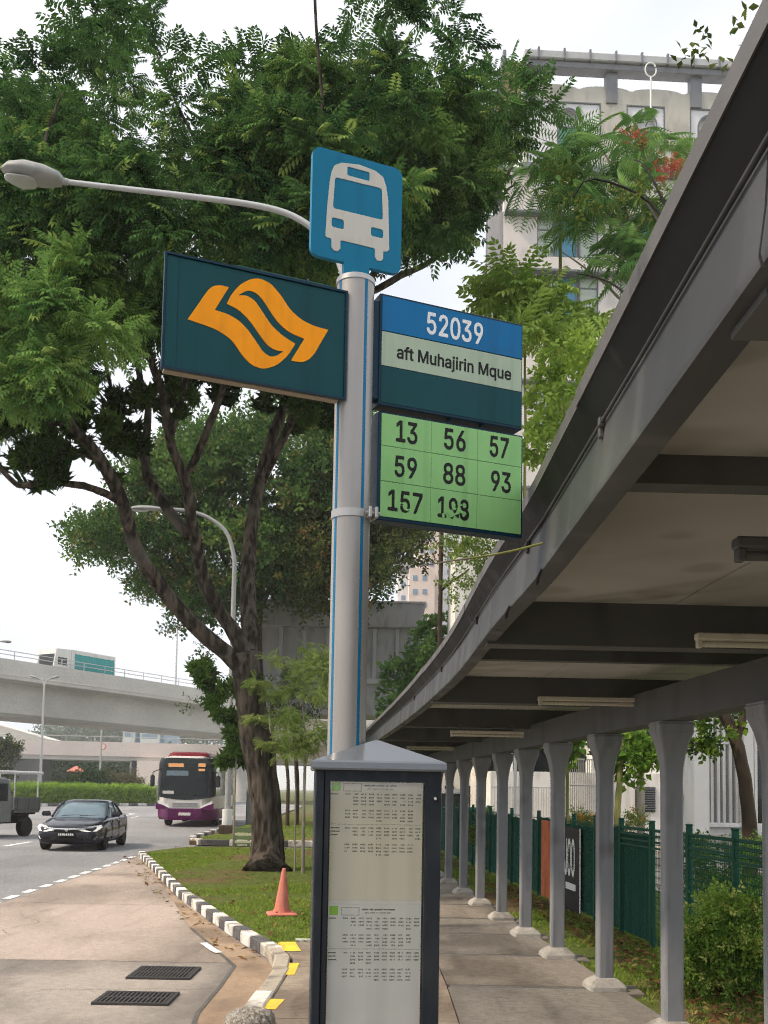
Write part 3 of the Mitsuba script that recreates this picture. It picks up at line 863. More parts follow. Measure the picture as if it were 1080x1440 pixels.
for y in (2.6, 3.9, 5.6, 7.9, 10.4):
    x = float(lip_x(y))
    obj('conduit_clip', cat([bx(x + .038, x + .056, y - .008, y + .008, 2.698, 2.722, .003), bx(x + .042, x + .056, y + .006, y + .026, 2.672, 2.70, .003)]), 'cable_black' if y > 3 else 'canopy_beam', False, k)
for y, dz in ((3.62, .0), (4.35, 0.0)):
    x = float(lip_x(y)) + .044
    obj('cable_loop', tube(spline([(x, y - .05, 2.535), (x - .012, y - .02, 2.505), (x - .006, y + .03, 2.50), (x + .004, y + .07, 2.53)], 10), .006, 6), 'cable_black', 40, k)
# roof sheet on top
def ribbon(xa, xb, ys, z, th=.012):
    ring = [np.array([(float(xa(y)), y, z), (float(xb(y)), y, z), (float(xb(y)), y, z + th), (float(xa(y)), y, z + th)]) for y in ys]
    return loft(ring)
ysr = np.linspace(Y0C, Y1C, 60)
obj('roof_sheet', ribbon(lambda y: lip_x(y) + .15, right_x, ysr, 2.852, .02), 'canopy_trim', False, k)
obj('right_fascia', ribbon(right_x, lambda y: right_x(y) + .05, ysr, 2.53, .345), 'canopy_web', False, k)
MAIN = [-1.6, 1.60, 5.36, 8.85, 12.3, 15.75, 19.2, 22.7, 26.2, 29.6]
SEC = [-.2, 2.98, 7.02, 10.6, 14.0, 17.5, 20.9, 24.4, 27.9]
allb = sorted([(y, .16, 2.515) for y in MAIN] + [(y, .09, 2.655) for y in SEC])
for y, w, z0 in allb:
    x0, x1 = float(lip_x(y)) + .072, right_x(y)
    sk = 0.02
    prof = np.array([(y - w / 2, z0), (y + w / 2, z0), (y + w / 2, z0 + .012), (y + .02, z0 + .014), (y + .02, 2.75), (y - w / 2, 2.75)])
    m = loft([np.array([(x, yy + sk * (x - x0), zz) for yy, zz in prof]) for x in (x0, x1)])
    obj('cross_beam', m, 'canopy_beam', False, k)
yb = [Y0C] + [y for y, _, _ in allb] + [Y1C]
for a, b in zip(yb[:-1], yb[1:]):
    ys_ = np.linspace(a + .012, b - .012, 5)
    fr_ = [0, .34, .67, 1.0]
    for fa_, fb_ in zip(fr_[:-1], fr_[1:]):                          # boards with open joints between them
        xl_ = lambda y, f=fa_: lip_x(y) + .12 + f * (right_x(y) - lip_x(y) - .12) + (.003 if f else 0)
        xr_ = lambda y, f=fb_: lip_x(y) + .12 + f * (right_x(y) - lip_x(y) - .12) - (.003 if f < 1 else 0)
        obj('ceiling_panel', ribbon(xl_, xr_, ys_, 2.742 + rng.normal(0, .0012), .012), 'ceiling_board', False, k)
# beam along the column heads
obj('column_head_beam', loft([np.array([(col_x(y) - .10, y, 2.305), (col_x(y) + .10, y, 2.305), (col_x(y) + .10, y, 2.56), (col_x(y) - .10, y, 2.56)]) for y in (Y0C, 5, 15, Y1C)]), 'canopy_beam', False, k)
# columns
hw = .068
flare = [(hw, .095), (hw, 1.88), (hw + .004, 1.96), (hw + .016, 2.05), (hw + .032, 2.13), (hw + .056, 2.20), (hw + .064, 2.225), (hw + .064, 2.302)]
def sq(h, z, c=.012):
    p = [(-h + c, -h), (h - c, -h), (h, -h + c), (h, h - c), (h - c, h), (-h + c, h), (-h, h - c), (-h, -h + c)]
    return np.array([(x, y, z) for x, y in p])
csh = shape(loft([sq(h, z) for h, z in flare]), 'column_grey', 30)
cpl = shape(cat([bx(-.137, .137, -.137, .137, 2.272, 2.290, .006)]), 'column_grey', False)
psh = shape(loft([sq(.170, -.02, .02), sq(.165, .035, .02), sq(.130, .075, .03), sq(.088, .104, .03)]), 'plinth_concrete', False)
wsh = shape(bx(-.0842, -.0835, -.0015, .0015, .11, 1.9), 'canopy_beam', False)
for i, y in enumerate([-.9, .8] + COLY):
    M = T().translate([col_x(y), y, 0]).rotate([0, 0, 1], 4.1 + rng.normal(0, .6))
    c_ = copy('column', csh, M, k)
    copy('head_plate', cpl, M, c_)
    copy('plinth', psh, M, c_)

# fluorescent battens hung under the ceiling
tb_h = bx(-.43, .43, -.028, .028, 2.478, 2.512, .006)
tb_t = tube([(-.40, 0, 2.458), (.40, 0, 2.458)], .0145, 10)
spots = [((831, 988), 8.33), ((685, 1033), 11.98), ((1101, 905), 5.0), ((605, 1053), 18.75), ((1210, 785), 3.0)]
names = ['white tube light under the canopy, third from the camera and the widest whole one', 'white tube light under the canopy, above the fourth and fifth columns', 'white tube light under the canopy cut by the right edge of the photograph',
         'white tube light under the canopy, farthest, just right of the case cap', 'dark tube light end at the far right under the nearest ceiling board']
for ((u, v), y), nm in zip(spots, names):
    p = P(u, v, y)
    if u == 1210: p = np.array([P(1031, 785, y)[0] + .43, y, 2.47])
    q = thing('tube_light', nm, 'light', 'tube lights under the canopy')
    M = T().translate([p[0], p[1], p[2] - 2.470]).rotate([0, 0, 1], 1.2)
    tc = 'canopy_beam' if u == 1210 else 'tube_white'
    copy('housing', shape(tb_h, tc, False), M, q)
    copy('tube', shape(tb_t, tc, 40), M, q)
    copy('end_cap', shape(bx(-.425, -.40, -.02, .02, 2.44, 2.478, .004), tc, False), M, q)
    copy('end_cap', shape(bx(.40, .425, -.02, .02, 2.44, 2.478, .004), tc, False), M, q)
    bm = min((b for b in MAIN if b > y + .1), key=lambda b: b - y)
    zt_ = p[2] + .043
    for hx in (-.3, .3):                                             # short steel arms back to the beam behind
        if u == 1210:
            arm = bx(p[0] + hx - .008, p[0] + hx + .008, y - .01, y + .01, zt_ - .005, 2.657)
        else:
            arm = cat([bx(p[0] + hx - .010, p[0] + hx + .010, y - .012, bm - .078, 2.535, 2.547), bx(p[0] + hx - .010, p[0] + hx + .010, y - .012, y - .004, min(zt_ - .008, 2.53), 2.535)])
        obj('arm', arm, 'canopy_beam', False, q)

# ------------------------------------------------------------------ green fence with cloth and banners
paint('fence_green', (0.012, 0.085, 0.055), 0.5, 0.1, 4.0)
paint('cloth_green', (0.014, 0.095, 0.070), 0.8, 0.2, 3.0, 0.3, 0, 0, (0.008, 0.055, 0.042), 0.7)
paint('banner_orange', (0.60, 0.17, 0.07), 0.6, 0.15, 4.0, 0.4, 0, 0, (0.35, 0.10, 0.06), 0.6)
paint('banner_black', (0.035, 0.033, 0.035), 0.5, 0.1, 4.0)
paint('rail_white', (0.66, 0.66, 0.65), 0.5, 0.08, 3.0)
def fence_x(y): return 4.1 - 0.075 * y
k = thing('green_fence', 'dark green mesh fence with screen cloth along the right of the walkway', 'fence')
FY = list(np.arange(2.78, 31.5, 1.18))
fe = np.array([-0.075, 1, 0]) / math.hypot(.075, 1)
def fpt(y, z, off=0): return np.array([fence_x(y) + off, y, z])
for i, y in enumerate(FY):
    obj('post', cat([bx(fence_x(y) - .03, fence_x(y) + .03, y - .03, y + .03, -.15, 1.43, .006)]), 'fence_green', False, k)
    obj('post_cap', bx(fence_x(y) - .036, fence_x(y) + .036, y - .036, y + .036, 1.431, 1.455, .01), 'fence_green', False, k)
for i, (a, b) in enumerate(zip(FY[:-1], FY[1:])):
    a_, b_ = a + .035, b - .035
    ms = [tube([fpt(a_, z, -.006), fpt(b_, z, -.006)], .0045, 4) for z in np.arange(.05, 1.36, .075)]
    n_ = 22 if i < 11 else 10
    ms += [tube([fpt(a_ + (b_ - a_) * (j + .5) / n_, .02), fpt(a_ + (b_ - a_) * (j + .5) / n_, 1.36)], .003, 4) for j in range(n_)]
    labels[obj('mesh_panel', cat(ms), 'fence_green', False, k)] = {'label': 'panel of green wire mesh', 'kind': 'stuff'}
    if i < 9:
        for z in (1.12, 1.19, 1.26, 1.33):
            obj('top_slat', loft([np.array([fpt(y, z, -.02), fpt(y, z + .026, -.02), fpt(y, z + .026, -.009), fpt(y, z, -.009)]) for y in (a_, b_)]), 'fence_green', False, k)
    if i >= 8:
        top = 1.30 + (.05 if i % 3 == 0 else 0)
        nn = 10
        ring = []
        for j in range(nn + 1):
            y = a_ + (b_ - a_) * j / nn
            w_ = .012 + .008 * math.sin(j * 1.9 + i)
            ring.append(np.array([fpt(y, .03, w_), fpt(y, top * .5, w_ * 1.5), fpt(y, top - .02 * abs(math.sin(j * .7 + i)), w_ * .7), fpt(y, top - .02 * abs(math.sin(j * .7 + i)), w_ * .7 + .004), fpt(y, top * .5, w_ * 1.5 + .004), fpt(y, .03, w_ + .004)]))
        obj('screen_cloth', loft(ring), 'cloth_green', False, k)
def banner(y0, y1, z0, z1, m, name, label, off=-.03):
    q = thing(name, label, 'banner')
    mesh = bx(0, y1 - y0, -.004, .004, z0, z1)
    M = frame(fpt(y0, 0, off), fe, np.cross([0, 0, 1], fe), (0, 0, 1))
    obj('sheet', mv(mesh, M), m, False, q)
    return q, M
q, M = banner(16.9, 17.78, .02, 1.30, 'banner_orange', 'orange_banner', 'faded orange red banner hung on the green fence')
q, M = banner(15.25, 16.75, -.02, 1.24, 'banner_black', 'black_banner', 'black banner with tall white letters hung on the green fence')
tm_ = meshkit.text_mesh('JOO', .50, .002, True)
b_ = tm_.bounds
tm_.apply_translation(-b_[0])
tm_.apply_scale([.60 / (b_[1][0] - b_[0][0]), 1.06, 1])
W_ = 1.5
# the letters face the walkway: reading from the far end towards the camera
tm_.apply_transform(frame((.93, -.0045, .50), (-1, 0, 0), (0, 0, 1), (0, 1, 0)))
obj('lettering', mv(tm_, M @ frame((0, .0085, 0), (1, 0, 0), (0, 1, 0), (0, 0, 1))), 'text_white', False, q)
obj('small_label', mv(bx(.28, .86, .004, .006, .30, .40), M), 'text_white', False, q)
obj('white_border', mv(bx(.0, .055, .0042, .0062, .0, 1.24), M), 'text_white', False, q)

# ------------------------------------------------------------------ trees and plants
def bark_fn(p, n, uv):
    a = fbm(p.x * 14, p.y * 14, p.z * 2.2, 4)
    b = fbm(p.x * 1.3 + 7, p.y * 1.3, p.z * 1.1, 3)
    c = mix((0.030, 0.025, 0.021), (0.135, 0.112, 0.093), smoothstep(0.3, 0.75, a))
    return mix(c, (0.15, 0.14, 0.12), smoothstep(0.58, 0.72, b) * 0.55)


mat('bark', {'type': 'bumpmap', 'arbitrary': {**proc(lambda p, n, uv: fbm(p.x * 14, p.y * 14, p.z * 2.2, 3), 4e-3)}, 'scale': 0.05,
             'bsdf': {'type': 'twosided', 'bsdf': {'type': 'diffuse', 'reflectance': proc(bark_fn)}}})
paint('bark_pale', (0.30, 0.27, 0.22), 0.8, 0.25, 4.0, 0.3, 0, 0, (0.14, 0.12, 0.09), 0.7)
paint('stem_green', (0.26, 0.27, 0.09), 0.6, 0.15, 5.0, 0.3, 0, 0, (0.30, 0.24, 0.10), 0.6)
paint('bark_brown', (0.07, 0.05, 0.035), 0.8, 0.25, 4.0, 0.3, 0, 0, (0.035, 0.027, 0.02), 0.7)


def quad_leaf(base, d, up, L, W, bend=0.15):
    """a folded rhombus leaf: 4 points, 2 triangles"""
    d = d / np.linalg.norm(d); s = np.cross(d, up); s /= np.linalg.norm(s) + 1e-9
    u = np.cross(s, d)
    return np.array([base, base + d * L * .45 - s * W + u * L * .06, base + d * L - u * L * bend, base + d * L * .45 + s * W + u * L * .06])


def template(kind):
    V, F = [], []
    up = np.array([0, 0, 1.0])
    def put(q):
        k = len(V) * 4; V.append(q); F.extend([[k, k + 1, k + 2], [k, k + 2, k + 3]])
    if kind == 'pinnate':
        n = 6
        for i in range(n):
            t = .18 + .78 * i / (n - 1)
            b = np.array([t, 0, -.22 * t * t])
            for s in (-1, 1):
                put(quad_leaf(b, np.array([.55, s * (1 - .25 * t), -.28 - .2 * t]), up, .34 * (1 - .25 * abs(t - .5)), .065, .2))
        put(quad_leaf(np.array([.98, 0, -.21]), np.array([1, 0, -.5]), up, .3, .06))
    elif kind == 'feather':
        n = 12
        for i in range(n):
            t = .12 + .86 * i / (n - 1)
            b = np.array([t, 0, .10 * t - .38 * t * t])
            for s in (-1, 1):
                put(quad_leaf(b, np.array([.45, s * 1.0, -.12 - .25 * t]), up, .34 * math.sin(math.pi * (.15 + .78 * t)) + .05, .017, .15))
        put(quad_leaf(np.array([0, 0, 0]), np.array([1, 0, -.2]), up, .6, .006, 0))
    elif kind == 'broad':
        for i in range(6):
            a = i * 2.4; t = .15 + .12 * i
            b = np.array([t, 0, -.02 * i])
            put(quad_leaf(b, np.array([.6, 1.1 * math.sin(a), .5 * math.cos(a)]), up, .42, .15, .12))
    elif kind == 'small':
        for i in range(9):
            a = i * 2.4; t = .1 + .1 * i
            put(quad_leaf(np.array([t, 0, 0]), np.array([.5, 1.0 * math.sin(a), .8 * math.cos(a)]), up, .24, .075, .1))
    elif kind == 'whorl':                                    # a hanging spray like an umbrella of long leaflets
        for i in range(9):
            a = i * 2 * math.pi / 9
            put(quad_leaf(np.array([.05, 0, 0]), np.array([.5 + .2 * math.sin(i * 3.), math.sin(a), .9 * math.cos(a)]), np.array([1., 0, .1]), .62, .11, .25))
    return np.vstack(V), np.array(F)


TPL = {k: template(k) for k in ('pinnate', 'feather', 'broad', 'small', 'whorl')}


def scatter(kind, pos, dirs, size, cols, r, roll=.5, leafvar=.16):
    V, F = TPL[kind]
    n = len(pos)
    x = dirs / (np.linalg.norm(dirs, axis=1, keepdims=True) + 1e-9)
    up = np.array([0, 0, 1.0]) + r.normal(0, roll, (n, 3))
    y = np.cross(up, x); y /= np.linalg.norm(y, axis=1, keepdims=True) + 1e-9
    z = np.cross(x, y)
    Rm = np.stack([x, y, z], -1) * np.asarray(size)[:, None, None]
    v = np.einsum('nij,kj->nki', Rm, V) + pos[:, None]
    f = (F[None] + (np.arange(n) * len(V))[:, None, None]).reshape(-1, 3)
    lv = np.repeat(r.uniform(1 - leafvar, 1 + leafvar, (n, len(V) // 4, 1)), 4, axis=1)
    c = np.clip(cols[:, None] * lv, .002, .9)
    return v.reshape(-1, 3), f, c.reshape(-1, 3)


def join(parts):
    vs, fs, cs, k = [], [], [], 0
    for v, f, c in parts:
        vs.append(v); fs.append(f + k); cs.append(c); k += len(v)
    return tm(np.vstack(vs), np.vstack(fs)), np.vstack(cs)


def foliage(clumps, kind, r, tufts, sprigs, size, colA, colB, spread=.9, flat_=.75, updir=.15, droop=.25, tuft_r=.35, roll=.5, young=None):
    """clumps: (centre, radius). Tufts sit towards the outside of each clump, their sprigs radiate and droop."""
    pos, dirs, cols, sz = [], [], [], []
    colA, colB = np.array(colA), np.array(colB)
    for c, R in clumps:
        tc = r.uniform(0, 1)
        nt = max(2, int(tufts * r.uniform(.7, 1.3)))
        d = r.normal(size=(nt, 3)); d[:, 2] = d[:, 2] * .8 + .25
        d /= np.linalg.norm(d, axis=1, keepdims=True)
        cc = np.asarray(c) + d * np.array([1, 1, flat_]) * R * r.uniform(.45, 1.0, (nt, 1)) * spread
        for i in range(nt):
            t0 = np.clip(.55 * tc + .45 * r.uniform(0, 1), 0, 1)
            m = max(3, int(sprigs * r.uniform(.6, 1.4)))
            e = r.normal(size=(m, 3)) * .75 + d[i] * .6
            e[:, 2] = e[:, 2] * .55 + updir
            e /= np.linalg.norm(e, axis=1, keepdims=True) + 1e-9
            p0 = cc[i] + e * R * tuft_r * r.uniform(.1, 1, (m, 1))
            e[:, 2] -= droop
            t = np.clip(t0 + r.normal(0, .16, m), 0, 1)[:, None]
            col = colA * (1 - t) + colB * t
            if young is not None:
                yk = (r.uniform(size=(m, 1)) < young[1]) * 1.0
                col = col * (1 - yk) + np.array(young[0]) * yk
            pos.append(p0); dirs.append(e); cols.append(col); sz.append(size * r.uniform(.7, 1.25, m))
    return scatter(kind, np.vstack(pos), np.vstack(dirs), np.concatenate(sz), np.vstack(cols), r, roll)


import shapely


def clumps_in(outline, n, Y, depth, rpx, r, gap=None, inset=0):
    """Clumps through the volume of a crown whose outline in the photograph is known; its depth is rounded like the crown's section."""
    pg = Polygon(outline).buffer(-inset)
    x0, y0, x1, y1 = pg.bounds
    out = []
    lim = min(x1 - x0, y1 - y0) * .33
    while len(out) < n:
        u, v = r.uniform(x0, x1), r.uniform(y0, y1)
        if not shapely.contains_xy(pg, u, v): continue
        e = min(1, pg.exterior.distance(Point(u, v)) / lim)
        if gap is not None and meshkit.fbm(np.array([[u / gap, v / gap, 3.0]]), 2, 11)[0] < .36 and r.uniform() < .8: continue
        yy = Y + depth * r.uniform(-1, 1) * (.35 + .65 * math.sqrt(e * (2 - e)))
        out.append((P(u, v, yy), rpx * r.uniform(.7, 1.25) / FPX * yy))
    return out


def limb(pts, r0, r1, sides=10, n=None, wob=.03, seed=0):
    """pts: (u, v, Y) surveyed; tapered, slightly knotty."""
    p = np.array(pts if abs(pts[0][2]) < .2 else [P(*q) for q in pts])
    n = n or max(8, 4 * len(p))
    q = spline(p, n)
    t = np.linspace(0, 1, n)
    rad = r0 + (r1 - r0) * t ** .85
    q = q + (np.stack([meshkit.fbm(np.stack([t * 9 + seed * 5.3, np.full(n, k * 7.1), np.zeros(n)], 1), 2, seed + k) for k in range(3)], 1) - .5) * wob * 2 * np.minimum(1, t * 6)[:, None]
    rad = rad * (1 + .18 * (meshkit.fbm(np.stack([t * 14, np.full(n, seed * 3.7), np.zeros(n)], 1), 2, seed) - .5))
    return tube(q, rad, sides), q


# ---- the big shade tree
rt = np.random.default_rng(21)
k = thing('shade_tree', 'large spreading shade tree with a dark forking trunk beside the traffic cone', 'tree')
base = G(375, 1224, 0)
tp = [(base[0] + .02, base[1], -.05)] + [tuple(P(u, v, 22.7 - .1 * i)) for i, (u, v) in enumerate([(376, 1180), (374, 1130), (367, 1080), (358, 1030), (352, 985), (346, 945), (343, 915)])]
q = spline(np.array(tp), 26)
t = np.linspace(0, 1, 26)
rad = .335 + .12 * np.exp(-t * 14) - .02 * t
trunk = tube(q, rad, 22)
v = np.array(trunk.vertices)
hgt = np.clip(1 - v[:, 2] / .9, 0, 1)[:, None]
ang = np.arctan2(v[:, 1] - base[1], v[:, 0] - base[0])
v[:, :2] += np.stack([np.cos(ang), np.sin(ang)], 1) * hgt ** 2 * (.11 * np.cos(5 * ang + 1.0)[:, None] + .05 * np.cos(9 * ang)[:, None])
obj('trunk', rough_mesh(tm(v, trunk.faces), .045, .35, 3), 'bark', True, k)
LIMBS = [
    ([(345, 950, 22.2), (338, 938, 22.1), (284, 887, 21.6), (231, 829, 21.0), (191, 767, 20.3), (164, 687, 19.7), (133, 633, 19.2), (98, 589, 18.7), (89, 527, 18.2), (84, 430, 17.8), (70, 330, 17.6)], .205, .06),
    ([(166, 704, 19.8), (140, 690, 19.4), (116, 682, 19.0), (71, 680, 18.6), (27, 683, 18.1), (-2, 660, 17.7), (-40, 640, 17.4)], .085, .035),
    ([(133, 645, 19.3), (104, 640, 19.4), (84, 655, 19.5), (55, 645, 19.4), (28, 643, 19.3), (0, 640, 19.0)], .05, .02),
    ([(98, 592, 18.8), (64, 596, 18.6), (30, 585, 18.3), (0, 570, 18.0)], .055, .02),
    ([(346, 930, 22.3), (335, 898, 22.2), (307, 856, 22.0), (284, 811, 21.8), (271, 749, 21.4), (262, 687, 21.0), (240, 620, 20.6), (227, 558, 20.2), (209, 500, 19.9), (195, 420, 19.5), (185, 320, 19.3)], .175, .05),
    ([(266, 752, 21.4), (231, 709, 21.6), (204, 651, 21.8), (209, 589, 22.0), (196, 527, 22.2), (185, 430, 22.4)], .13, .05),
    ([(204, 651, 21.8), (186, 625, 21.9), (168, 590, 22.0), (155, 540, 22.0), (140, 470, 22.0)], .07, .03),
    ([(266, 664, 21.0), (289, 611, 20.7), (307, 567, 20.5), (316, 536, 20.3), (340, 470, 20.0), (370, 380, 19.8), (390, 280, 19.8)], .09, .04),
    ([(241, 611, 20.5), (253, 562, 20.7), (262, 531, 20.9), (275, 450, 21.2), (290, 360, 21.6), (300, 240, 22.0)], .08, .03),
    ([(347, 940, 22.4), (351, 900, 22.7), (349, 856, 23.0), (351, 767, 23.5), (364, 678, 24.0), (378, 624, 24.3), (396, 576, 24.5), (440, 500, 24.5), (500, 420, 24.2), (560, 330, 23.8), (610, 240, 23.4)], .21, .05),
    ([(366, 680, 24.0), (385, 645, 23.7), (402, 607, 23.5), (430, 540, 23.0), (470, 440, 22.4), (490, 330, 22.0), (510, 200, 21.8)], .11, .04),
    ([(500, 420, 24.2), (560, 390, 24.4), (630, 350, 24.6), (690, 280, 24.6), (740, 190, 24.4)], .09, .03),
    ([(490, 330, 22.0), (540, 230, 22.3), (560, 130, 22.6), (575, 50, 22.8)], .06, .02),
    ([(300, 240, 22.0), (250, 150, 22.0), (215, 60, 22.0)], .05, .02),
    ([(490, 330, 22.0), (462, 290, 19.0), (457, 240, 17.0), (454, 190, 16.4), (450, 100, 16.2), (445, 30, 16.1), (441, -30, 16.0)], .040, .026),
    ([(70, 330, 17.6), (60, 220, 17.6), (90, 130, 17.8)], .06, .02),
    ([(84, 430, 17.8), (20, 380, 17.4), (-40, 330, 17.0)], .06, .02),
]
for i, (pts, a, b) in enumerate(LIMBS):
    m, _ = limb(pts, a, b, 12 if a > .1 else 8, wob=.05 if a > .06 else .03, seed=i)
    obj('limb', rough_mesh(m, .02 * min(1, a * 6), .22, i), 'bark', True, k)
OUT = [(-70, 120), (-20, 150), (20, 110), (60, 45), (120, 15), (200, 20), (235, 45), (275, 75), (340, 85), (400, 70), (455, 78), (500, 55), (530, 15), (580, 5), (640, 45), (690, 100), (752, 128), (758, 185), (715, 245), (690, 300), (668, 345), (645, 395), (600, 410), (560, 425), (500, 430), (430, 470), (330, 510), (240, 510), (210, 540), (150, 550), (110, 600), (60, 650), (20, 660), (-60, 640)]
cl = clumps_in(OUT, 245, 21, 5.5, 42, rt, gap=125, inset=48)
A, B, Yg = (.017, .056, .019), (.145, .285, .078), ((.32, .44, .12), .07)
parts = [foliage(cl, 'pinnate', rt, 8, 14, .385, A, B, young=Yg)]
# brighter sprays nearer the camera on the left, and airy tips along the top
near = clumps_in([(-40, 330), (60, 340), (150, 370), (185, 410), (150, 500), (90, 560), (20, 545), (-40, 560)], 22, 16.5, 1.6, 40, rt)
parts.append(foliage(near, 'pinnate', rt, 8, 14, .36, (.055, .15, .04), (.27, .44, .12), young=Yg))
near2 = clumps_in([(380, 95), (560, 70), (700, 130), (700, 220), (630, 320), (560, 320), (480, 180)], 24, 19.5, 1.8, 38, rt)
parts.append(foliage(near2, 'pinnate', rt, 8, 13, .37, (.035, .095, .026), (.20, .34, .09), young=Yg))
tips = [(P(u + rt.normal(0, 14), v + rt.normal(0, 12), 20 + rt.uniform(-3, 3)), .42) for u, v in
        [(100, 70), (120, 40), (135, 15), (160, 30), (185, 5), (205, 25), (215, 8), (60, 110), (20, 120), (0, 100), (240, 75), (280, 105), (330, 105), (360, 112), (420, 105), (470, 92), (510, 55), (530, 32), (560, 8), (600, 15), (630, 35), (660, 70), (680, 100), (710, 125), (735, 140), (745, 165), (730, 205), (15, 150), (590, 0), (545, -2)]]
parts.append(foliage(tips, 'pinnate', rt, 5, 8, .42, A, B, updir=.5, droop=.1))
# loose sprays hanging under the crown
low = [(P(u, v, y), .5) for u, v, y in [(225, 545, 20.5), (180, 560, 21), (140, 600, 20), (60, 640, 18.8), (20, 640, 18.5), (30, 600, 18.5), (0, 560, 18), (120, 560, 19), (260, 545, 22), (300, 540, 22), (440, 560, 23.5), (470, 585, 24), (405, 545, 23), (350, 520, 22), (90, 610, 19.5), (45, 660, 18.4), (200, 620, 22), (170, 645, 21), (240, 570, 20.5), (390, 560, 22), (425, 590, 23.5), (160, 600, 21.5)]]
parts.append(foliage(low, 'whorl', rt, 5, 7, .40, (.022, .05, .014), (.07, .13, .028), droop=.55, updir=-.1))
# small shoots sprouting round the fork
sh = [(P(u, v, 22.2), .28) for u, v in [(300, 905), (318, 965), (330, 985), (295, 930), (345, 955), (352, 1000), (283, 985)]]
parts.append(foliage(sh, 'small', rt, 4, 6, .30, (.03, .07, .015), (.08, .14, .03)))
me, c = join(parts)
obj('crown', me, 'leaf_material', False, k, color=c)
print('crown', len(me.faces))

# ---- the round tree behind it
r2 = np.random.default_rng(33)
k = thing('round_tree', 'mid green round crowned tree standing behind the forked trunk of the big tree', 'tree')
OUT2 = [(105, 745), (135, 715), (180, 700), (205, 640), (260, 590), (330, 575), (400, 560), (500, 555), (560, 600), (600, 690), (585, 780), (560, 830), (480, 850), (380, 855), (310, 880), (262, 900), (225, 845), (175, 820), (150, 790), (120, 780)]
cl = clumps_in(OUT2, 165, 49, 5.0, 34, r2, inset=16)
parts = [foliage(cl, 'small', r2, 7, 12, .95, (.032, .085, .026), (.135, .235, .062), young=((.24, .22, .07), .06))]
cl = clumps_in([(400, 700), (570, 690), (585, 780), (555, 835), (400, 850)], 34, 47, 3.5, 32, r2)
parts.append(foliage(cl, 'small', r2, 6, 11, .9, (.035, .065, .02), (.13, .155, .045), young=((.22, .16, .06), .08)))
me, c = join(parts)
obj('crown', me, 'leaf_material', False, k, color=c)
b = P(372, 1160, 50.0)
for (du, m_) in ((0, 'bark'),):
    m, _ = limb([(372, 1166, 50), (372, 1100, 50), (366, 1000, 50), (362, 900, 50), (366, 800, 49.5), (370, 700, 49)], .38, .16, 12, seed=41)
    obj('trunk', rough_mesh(m, .04, .4, 9), 'bark', True, k)
for j, pts in enumerate([[(362, 900), (320, 800), (280, 730), (220, 720)], [(364, 860), (420, 760), (490, 680)], [(368, 760), (330, 660), (320, 610)], [(366, 800), (440, 810), (530, 760)]]):
    m, _ = limb([(u, v, 49.6 - i) for i, (u, v) in enumerate(pts)], .16, .04, 8, seed=50 + j)
    obj('limb', m, 'bark', True, k)


# ---- smaller trees and saplings
def small_tree(name, label, stems, groups, cat_='tree', bark_='bark_brown', grp=None, seed=0):
    """stems: (surveyed points, r0, r1); groups: (kind, clumps, keyword arguments)."""
    r = np.random.default_rng(seed)
    k = thing(name, label, cat_, grp)
    for j, (pts, a, b) in enumerate(stems):
        if j == 0 or name == 'feathery_tree':                      # rooted in the ground
            q0 = P(*pts[0])
            if q0[2] > .1: pts = [(q0[0], q0[1], -.1)] + [tuple(P(*q)) for q in pts]
        m, _ = limb(pts, a, b, 8, wob=.02, seed=seed + j)
        obj('stem' if a < .06 else 'trunk', m, bark_, True, k)
    parts = [foliage(c, kd, r, **kw) for kd, c, kw in groups]
    if parts:
        me, c = join(parts)
        obj('crown', me, 'leaf_material', False, k, color=c)
    return k


def CL(pts, Y, rpx, jy=.4, seed=0):
    r = np.random.default_rng(seed)
    return [(P(u, v, Y + r.uniform(-jy, jy)), rpx / FPX * Y) for u, v in pts]


yb = G(428, 1228, 0)[1]
cl = clumps_in([(352, 965), (385, 925), (420, 900), (455, 915), (478, 960), (480, 1030), (440, 1062), (395, 1060), (362, 1020)], 34, yb, .7, 15, np.random.default_rng(5))
small_tree('feathery_sapling', 'young pale green feathery tree between the big trunk and the timetable case', [([(426, 1240, yb), (427, 1150, yb), (430, 1060, yb), (424, 980, yb), (420, 930, yb)], .045, .012), ([(414, 1236, yb + .3), (416, 1140, yb + .3), (412, 1040, yb + .2), (400, 970, yb)], .022, .008), ([(427, 1090, yb), (440, 1030, yb - .1), (455, 980, yb - .2)], .016, .006)],
           [('feather', cl, dict(tufts=6, sprigs=8, size=.22, colA=(.26, .36, .09), colB=(.50, .60, .20), droop=.3))], bark_='bark_pale', seed=61)
ys = G(330, 1192, 0)[1]
small_tree('staked_sapling', 'thin young tree with drooping dark leaves left of the big trunk, by the slatted barrier', [([(328, 1195, ys), (331, 1100, ys), (333, 1030, ys), (345, 990, ys), (352, 950, ys)], .04, .015)],
           [('whorl', CL([(320, 1000), (338, 1012), (300, 985), (318, 1048), (345, 1040), (308, 970), (295, 955), (330, 965), (285, 940), (350, 1065), (312, 1070), (325, 1035)], ys, 14, seed=2), dict(tufts=4, sprigs=5, size=.5, colA=(.03, .075, .015), colB=(.10, .18, .035), droop=.5))], bark_='bark_pale', seed=62)
